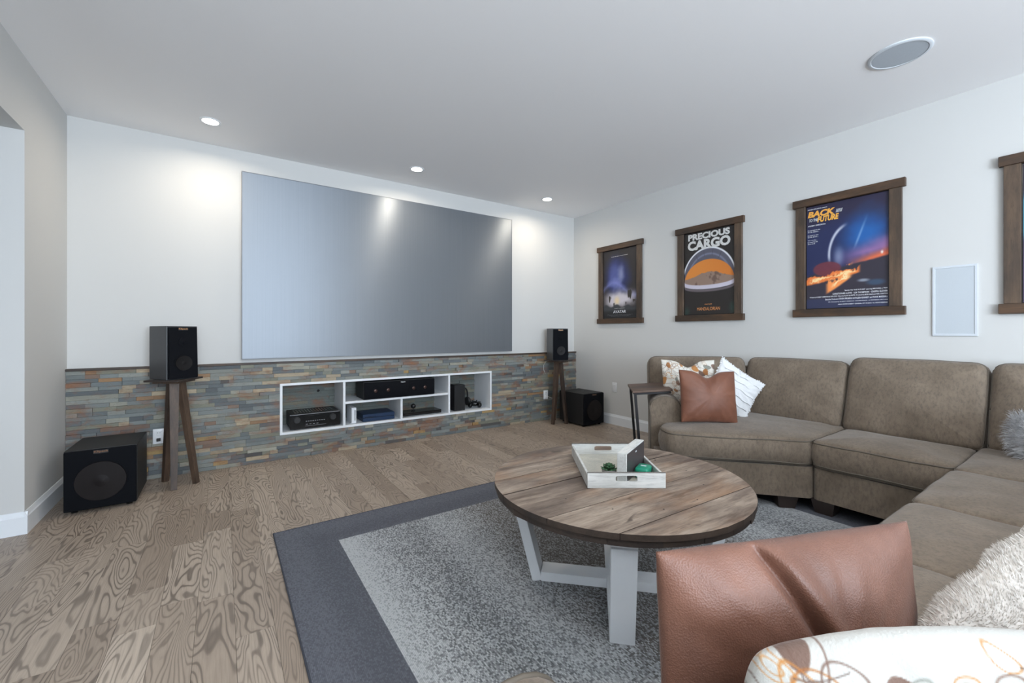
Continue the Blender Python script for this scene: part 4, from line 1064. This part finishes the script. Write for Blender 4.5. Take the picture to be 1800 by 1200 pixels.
# rolled arms
def arm(front_c, dirv, length, w, ztop, name='arm'):
    f = Vector(front_c+(0,)); d = Vector(dirv+(0,)).normalized(); s = Vector((d.y, -d.x, 0)); n = 12
    prof = [(-w/2, BZ0), (w/2, BZ0), (w/2, ztop-w*.62)]
    prof = [(-w/2*.96, BZ0), (w/2*.96, BZ0), (w/2*.97, ztop-w*.75)]
    for k in range(n+1):
        q = -.12+(PI+.24)*k/n; prof.append((w/2*1.03*math.cos(q), ztop-w*.42+w*.42*math.sin(q)))
    prof.append((-w/2*.97, ztop-w*.75))
    bm = bmesh.new(); rings = []
    for t, sc in ((0, .93), (.006, .97), (.02, 1), (length*.5, 1.0), (length, 1.0)):
        cxz = ztop-w*.45
        rings.append([bm.verts.new(f+d*t+s*x_*sc+Vector((0, 0, (z_ if z_ < .2 else cxz+(z_-cxz)*sc)))) for x_, z_ in prof])
    m = len(prof)
    for A, C in zip(rings, rings[1:]):
        for k in range(m): bm.faces.new((A[k], A[(k+1) % m], C[(k+1) % m], C[k]))
    bm.faces.new(rings[0][::-1]); bm.faces.new(rings[-1]); pts = [v.co.copy() for v in rings[1][2:]]; pts = [Vector((pts[0].x, pts[0].y, BZ0))]+pts+[Vector((pts[-1].x, pts[-1].y, BZ0))]
    b = B(); b.bm.free(); b.bm = bm; ob = b.done(name, SM, so, smooth=True)
    b = B(); b.tube(pts, .005, 6); b.done('piping', M['piping'], ob, smooth='full'); return ob
arm((2.705, 1.945), (.775, .632), .62, .222, .665)
arm((.335, .51), (0, -1), .92, .20, .64)
def foot(x, y, ang=0, s=.09, z0=RZ):
    c, s_ = math.cos(ang), math.sin(ang); b = B()
    lo = [(-s*.38, -s*.38), (s*.38, -s*.38), (s*.38, s*.38), (-s*.38, s*.38)]; bm = b.bm
    A = [bm.verts.new((x+p[0]*c-p[1]*s_, y+p[0]*s_+p[1]*c, z0)) for p in lo]; C = [bm.verts.new((x+1.38*(p[0]*c-p[1]*s_), y+1.38*(p[0]*s_+p[1]*c), BZ0+.002)) for p in lo]
    bm.faces.new(A[::-1]); bm.faces.new(C)
    for i in range(4): bm.faces.new((A[i], A[(i+1) % 4], C[(i+1) % 4], C[i]))
    b.done('foot', M['foot'], so)
foot(3.025, 1.28, math.radians(-45), .12); foot(3.115, 1.075, 0, .12)
foot(2.62, 1.86, math.radians(-45), .11); foot(3.12, .60, 0, .11)
for x, y in ((3.85, 1.7), (3.85, .6), (3.85, -.35), (3.2, 2.32)): foot(x, y, 0, .1, .001 if (x > RX1 or y < RY0) else RZ)
for x in (2.85, 1.7, .55): foot(x, .38, 0, .1); foot(x, -.35, 0, .1, .001)
foot(.375, -.3, 0, .1, .001); foot(.375, .40, 0, .1)

# ------------------------------------------------------------------ C-shaped side table straddling the sofa arm
d45 = Vector((.707, .707, 0)); e45 = Vector((.707, -.707, 0))
stt = thing('side_table', 'small C-shaped side table, wood top on dark metal legs, over the far sofa arm', 'side table', (2.655, 2.125, 0), rot=(0, math.radians(-4.5), math.radians(-45)))
# local x runs along e45 (over the arm), local y along d45 (back), origin at the front outer foot
b = B(); b.box(-.012, .285, 0, .44, .671, .688, bev=.002, seg=1); b.done('table_top', M['sidetop'], stt)
b = B(); b.box(.0, .27, .008, .026, .655, .6705).box(.0, .27, .412, .43, .655, .6705).box(0, .018, .026, .412, .655, .6705); b.done('top_frame', M['metal'], stt)
for y in (.017, .421):
    b = B(); b.beam((.009, y, .022), (.009, y, .655), .02, .018); b.done('leg', M['metal'], stt)
b = B(); b.box(0, .018, .026, .412, .006, .022); b.done('foot_rail', M['metal'], stt)

# ------------------------------------------------------------------ throw pillows
def put(me, name, label, mat, loc, eul, tint=None, group=None, **kw):
    o = link(name, me, mat, None, smooth='full', tint=tint)
    o.location = loc; o.rotation_euler = eul; o['label'] = label; o['category'] = 'pillow'
    if group: o['group'] = group
    return o
def floral(uv, seed=3, scale=1.0, count=26, fill=.3, ground=(212, 208, 199.)):
    r = np.random.RandomState(seed); u, v, s = uv[:, 0], uv[:, 1], np.sign(uv[:, 2]+1e-9)
    c = np.ones((len(u), 3))*np.array(ground); cols = [(146, 88, 40), (96, 70, 58), (120, 122, 114), (172, 112, 52), (110, 84, 70)]
    def mx(c, col, t): return c*(1-t[:, None])+np.array(col, float)*t[:, None]
    for k in range(count):
        a, b_ = r.uniform(-1, 1), r.uniform(-1, 1); ang = r.uniform(0, PI); L1 = r.uniform(.10, .2)*scale; W1 = L1*r.uniform(.42, .75)
        x = (u-a)*math.cos(ang)+(v-b_)*math.sin(ang); y = -(u-a)*math.sin(ang)+(v-b_)*math.cos(ang)
        y = y+.25*x*x/L1
        d = np.hypot(x/L1, y/W1); col = cols[r.randint(5)]
        if r.rand() < fill: c = mx(c, col, np.clip((1-d)*12, 0, 1)*.9)
        else:
            c = mx(c, col, np.clip(1-np.abs(d-1)*9, 0, 1)*.85)
            if r.rand() < .6: c = mx(c, cols[r.randint(5)], np.clip(1-np.abs(d-.5)*9, 0, 1)*.7)
        st = np.clip(1-np.abs(y-.3*np.sin(x*5)*L1)/(.014*scale), 0, 1)*((x < -L1*.9) & (x > -L1*3.2)); c = mx(c, (92, 74, 66), st*.8)
    c = c/255; c = np.where(c <= .04045, c/12.92, ((c+.055)/1.055)**2.4)
    return np.concatenate([c, np.ones((len(u), 1))], 1)
az = math.radians
# far end of the sofa
me, uv = pillow(.41, .40, .13, n=110, chop=.055, pinch=.04, seed=2)
put(me, 'throw_pillow', 'cream pillow with rust leaf print at the far sofa arm, behind the small leather pillow', M['floral'], (3.06, 1.985, .722), (az(-14), 0, az(-43)), tint=floral(uv, 5, .8, 80), group='throw pillows')
me, uv = pillow(.41, .375, .15, n=60, chop=.05, pinch=.03, seed=5, wr=.003)
put(me, 'throw_pillow', 'small brown leather pillow with a dented top at the far end of the sofa', M['leather'], (2.885, 1.72, .676), (az(-11), az(2), az(-33)), group='throw pillows')
me, uv = pillow(.38, .345, .13, n=60, pinch=.10, seed=8, wr=.008)
wp = put(me, 'throw_pillow', 'white textured pillow with knotted edges, tipped on its corner beside the small leather pillow', M['knit'], (3.26, 1.735, .70), (az(-16), az(34), az(-42)), group='throw pillows')
b = B(); rr = random.Random(4)
for k in range(92):
    t = k/92*4; sd, f = int(t), (t-int(t))*2-1
    q = [(f, 1), (1, -f), (-f, -1), (-1, f)][sd]; x, z = q[0]*.19*(1-.10*(1-q[1]**2)), q[1]*.1725*(1-.10*(1-q[0]**2))
    b.sphere((x+rr.uniform(-.003, .003), rr.uniform(-.004, .004), z+rr.uniform(-.003, .003)), rr.uniform(.004, .008), 6)
b.done('knotted_fringe', M['knit'], wp, smooth='full', kind='stuff')
# woven tufted ribs across the white pillow
b = B()
for k in range(5):
    zz = -.11+k*.052
    pts = [(xx_, -.066*(max(0, (1-(xx_/.19)**4)*(1-(zz/.172)**4))**.5*(.55+.45*(1-(xx_/.19)**2)*(1-(zz/.172)**2)))-.001, zz+.004*math.sin(xx_*60)) for xx_ in np.linspace(-.145, .145, 24)]
    b.tube(pts, .0035, 5)
b.done('tufted_rib', M['knit'], wp, smooth='full', kind='stuff')
# grey fur pillow in the sofa corner
me, uv = pillow(.36, .27, .15, n=30, roundc=.18, seed=9)
fp = put(me, 'fur_pillow', 'shaggy light grey fur pillow in the sofa corner at the right edge of the photo', M['fur_grey'], (3.40, .185, .60), (az(-22), 0, az(-70)), group='fur pillows')
tufts(me, 9000, .035, .0012, M['fur_grey'], fp, 'fur', 3)
# near leather pillow with a deep diagonal crease
def crease(u, v):
    d = (u+.10)-(-.55)*(v-.55)              # line running down to the right
    d = (u+.28+(v-.9)*.42)
    k = math.exp(-(d/.05)**2)*.020*max(0, min(1, (v+1)/.9))-math.exp(-((d-.10)/.10)**2)*.008
    d2 = (u-.02+(v)*.12); k += math.exp(-(d2/.03)**2)*.004*(1 if v < -.0 else 0)
    return k
me, uv = pillow(.435, .36, .14, n=150, pinch=.02, seed=12, wr=.003, fold=crease)
a0, a1 = Vector((.478, .352)), Vector((.880, .190)); mid = (a0+a1)/2; ang = math.atan2(a1.y-a0.y, a1.x-a0.x)
put(me, 'throw_pillow', 'large creased brown leather pillow in the foreground on the near seat', M['leather2'], (mid.x, mid.y, .665), (az(-3), az(0), ang), group='throw pillows')
# near leaf print pillow
me, uv = pillow(.46, .36, .15, n=300, pinch=.0, roundc=.14, seed=14)
put(me, 'throw_pillow', 'cream leaf print pillow along the bottom edge of the photo, closest to the camera', M['floral'], (.635, .105, .638), (az(-5), az(0), az(-34)), tint=floral(uv, 19, .62, 190, .2, (178, 177, 172.)), group='throw pillows')
# cream fur pillow
me, uv = pillow(.44, .36, .16, n=50, roundc=.10, seed=16, wr=.012)
fp = put(me, 'fur_pillow', 'fluffy cream fur pillow in the lower right corner beside the large leather one', M['fur_white'], (1.007, .018, .70), (az(-6), az(-37), az(-32)), group='fur pillows')
tufts(me, 80000, .007, .0006, M['fur_white'], fp, 'fur', 5, curl=1.1)
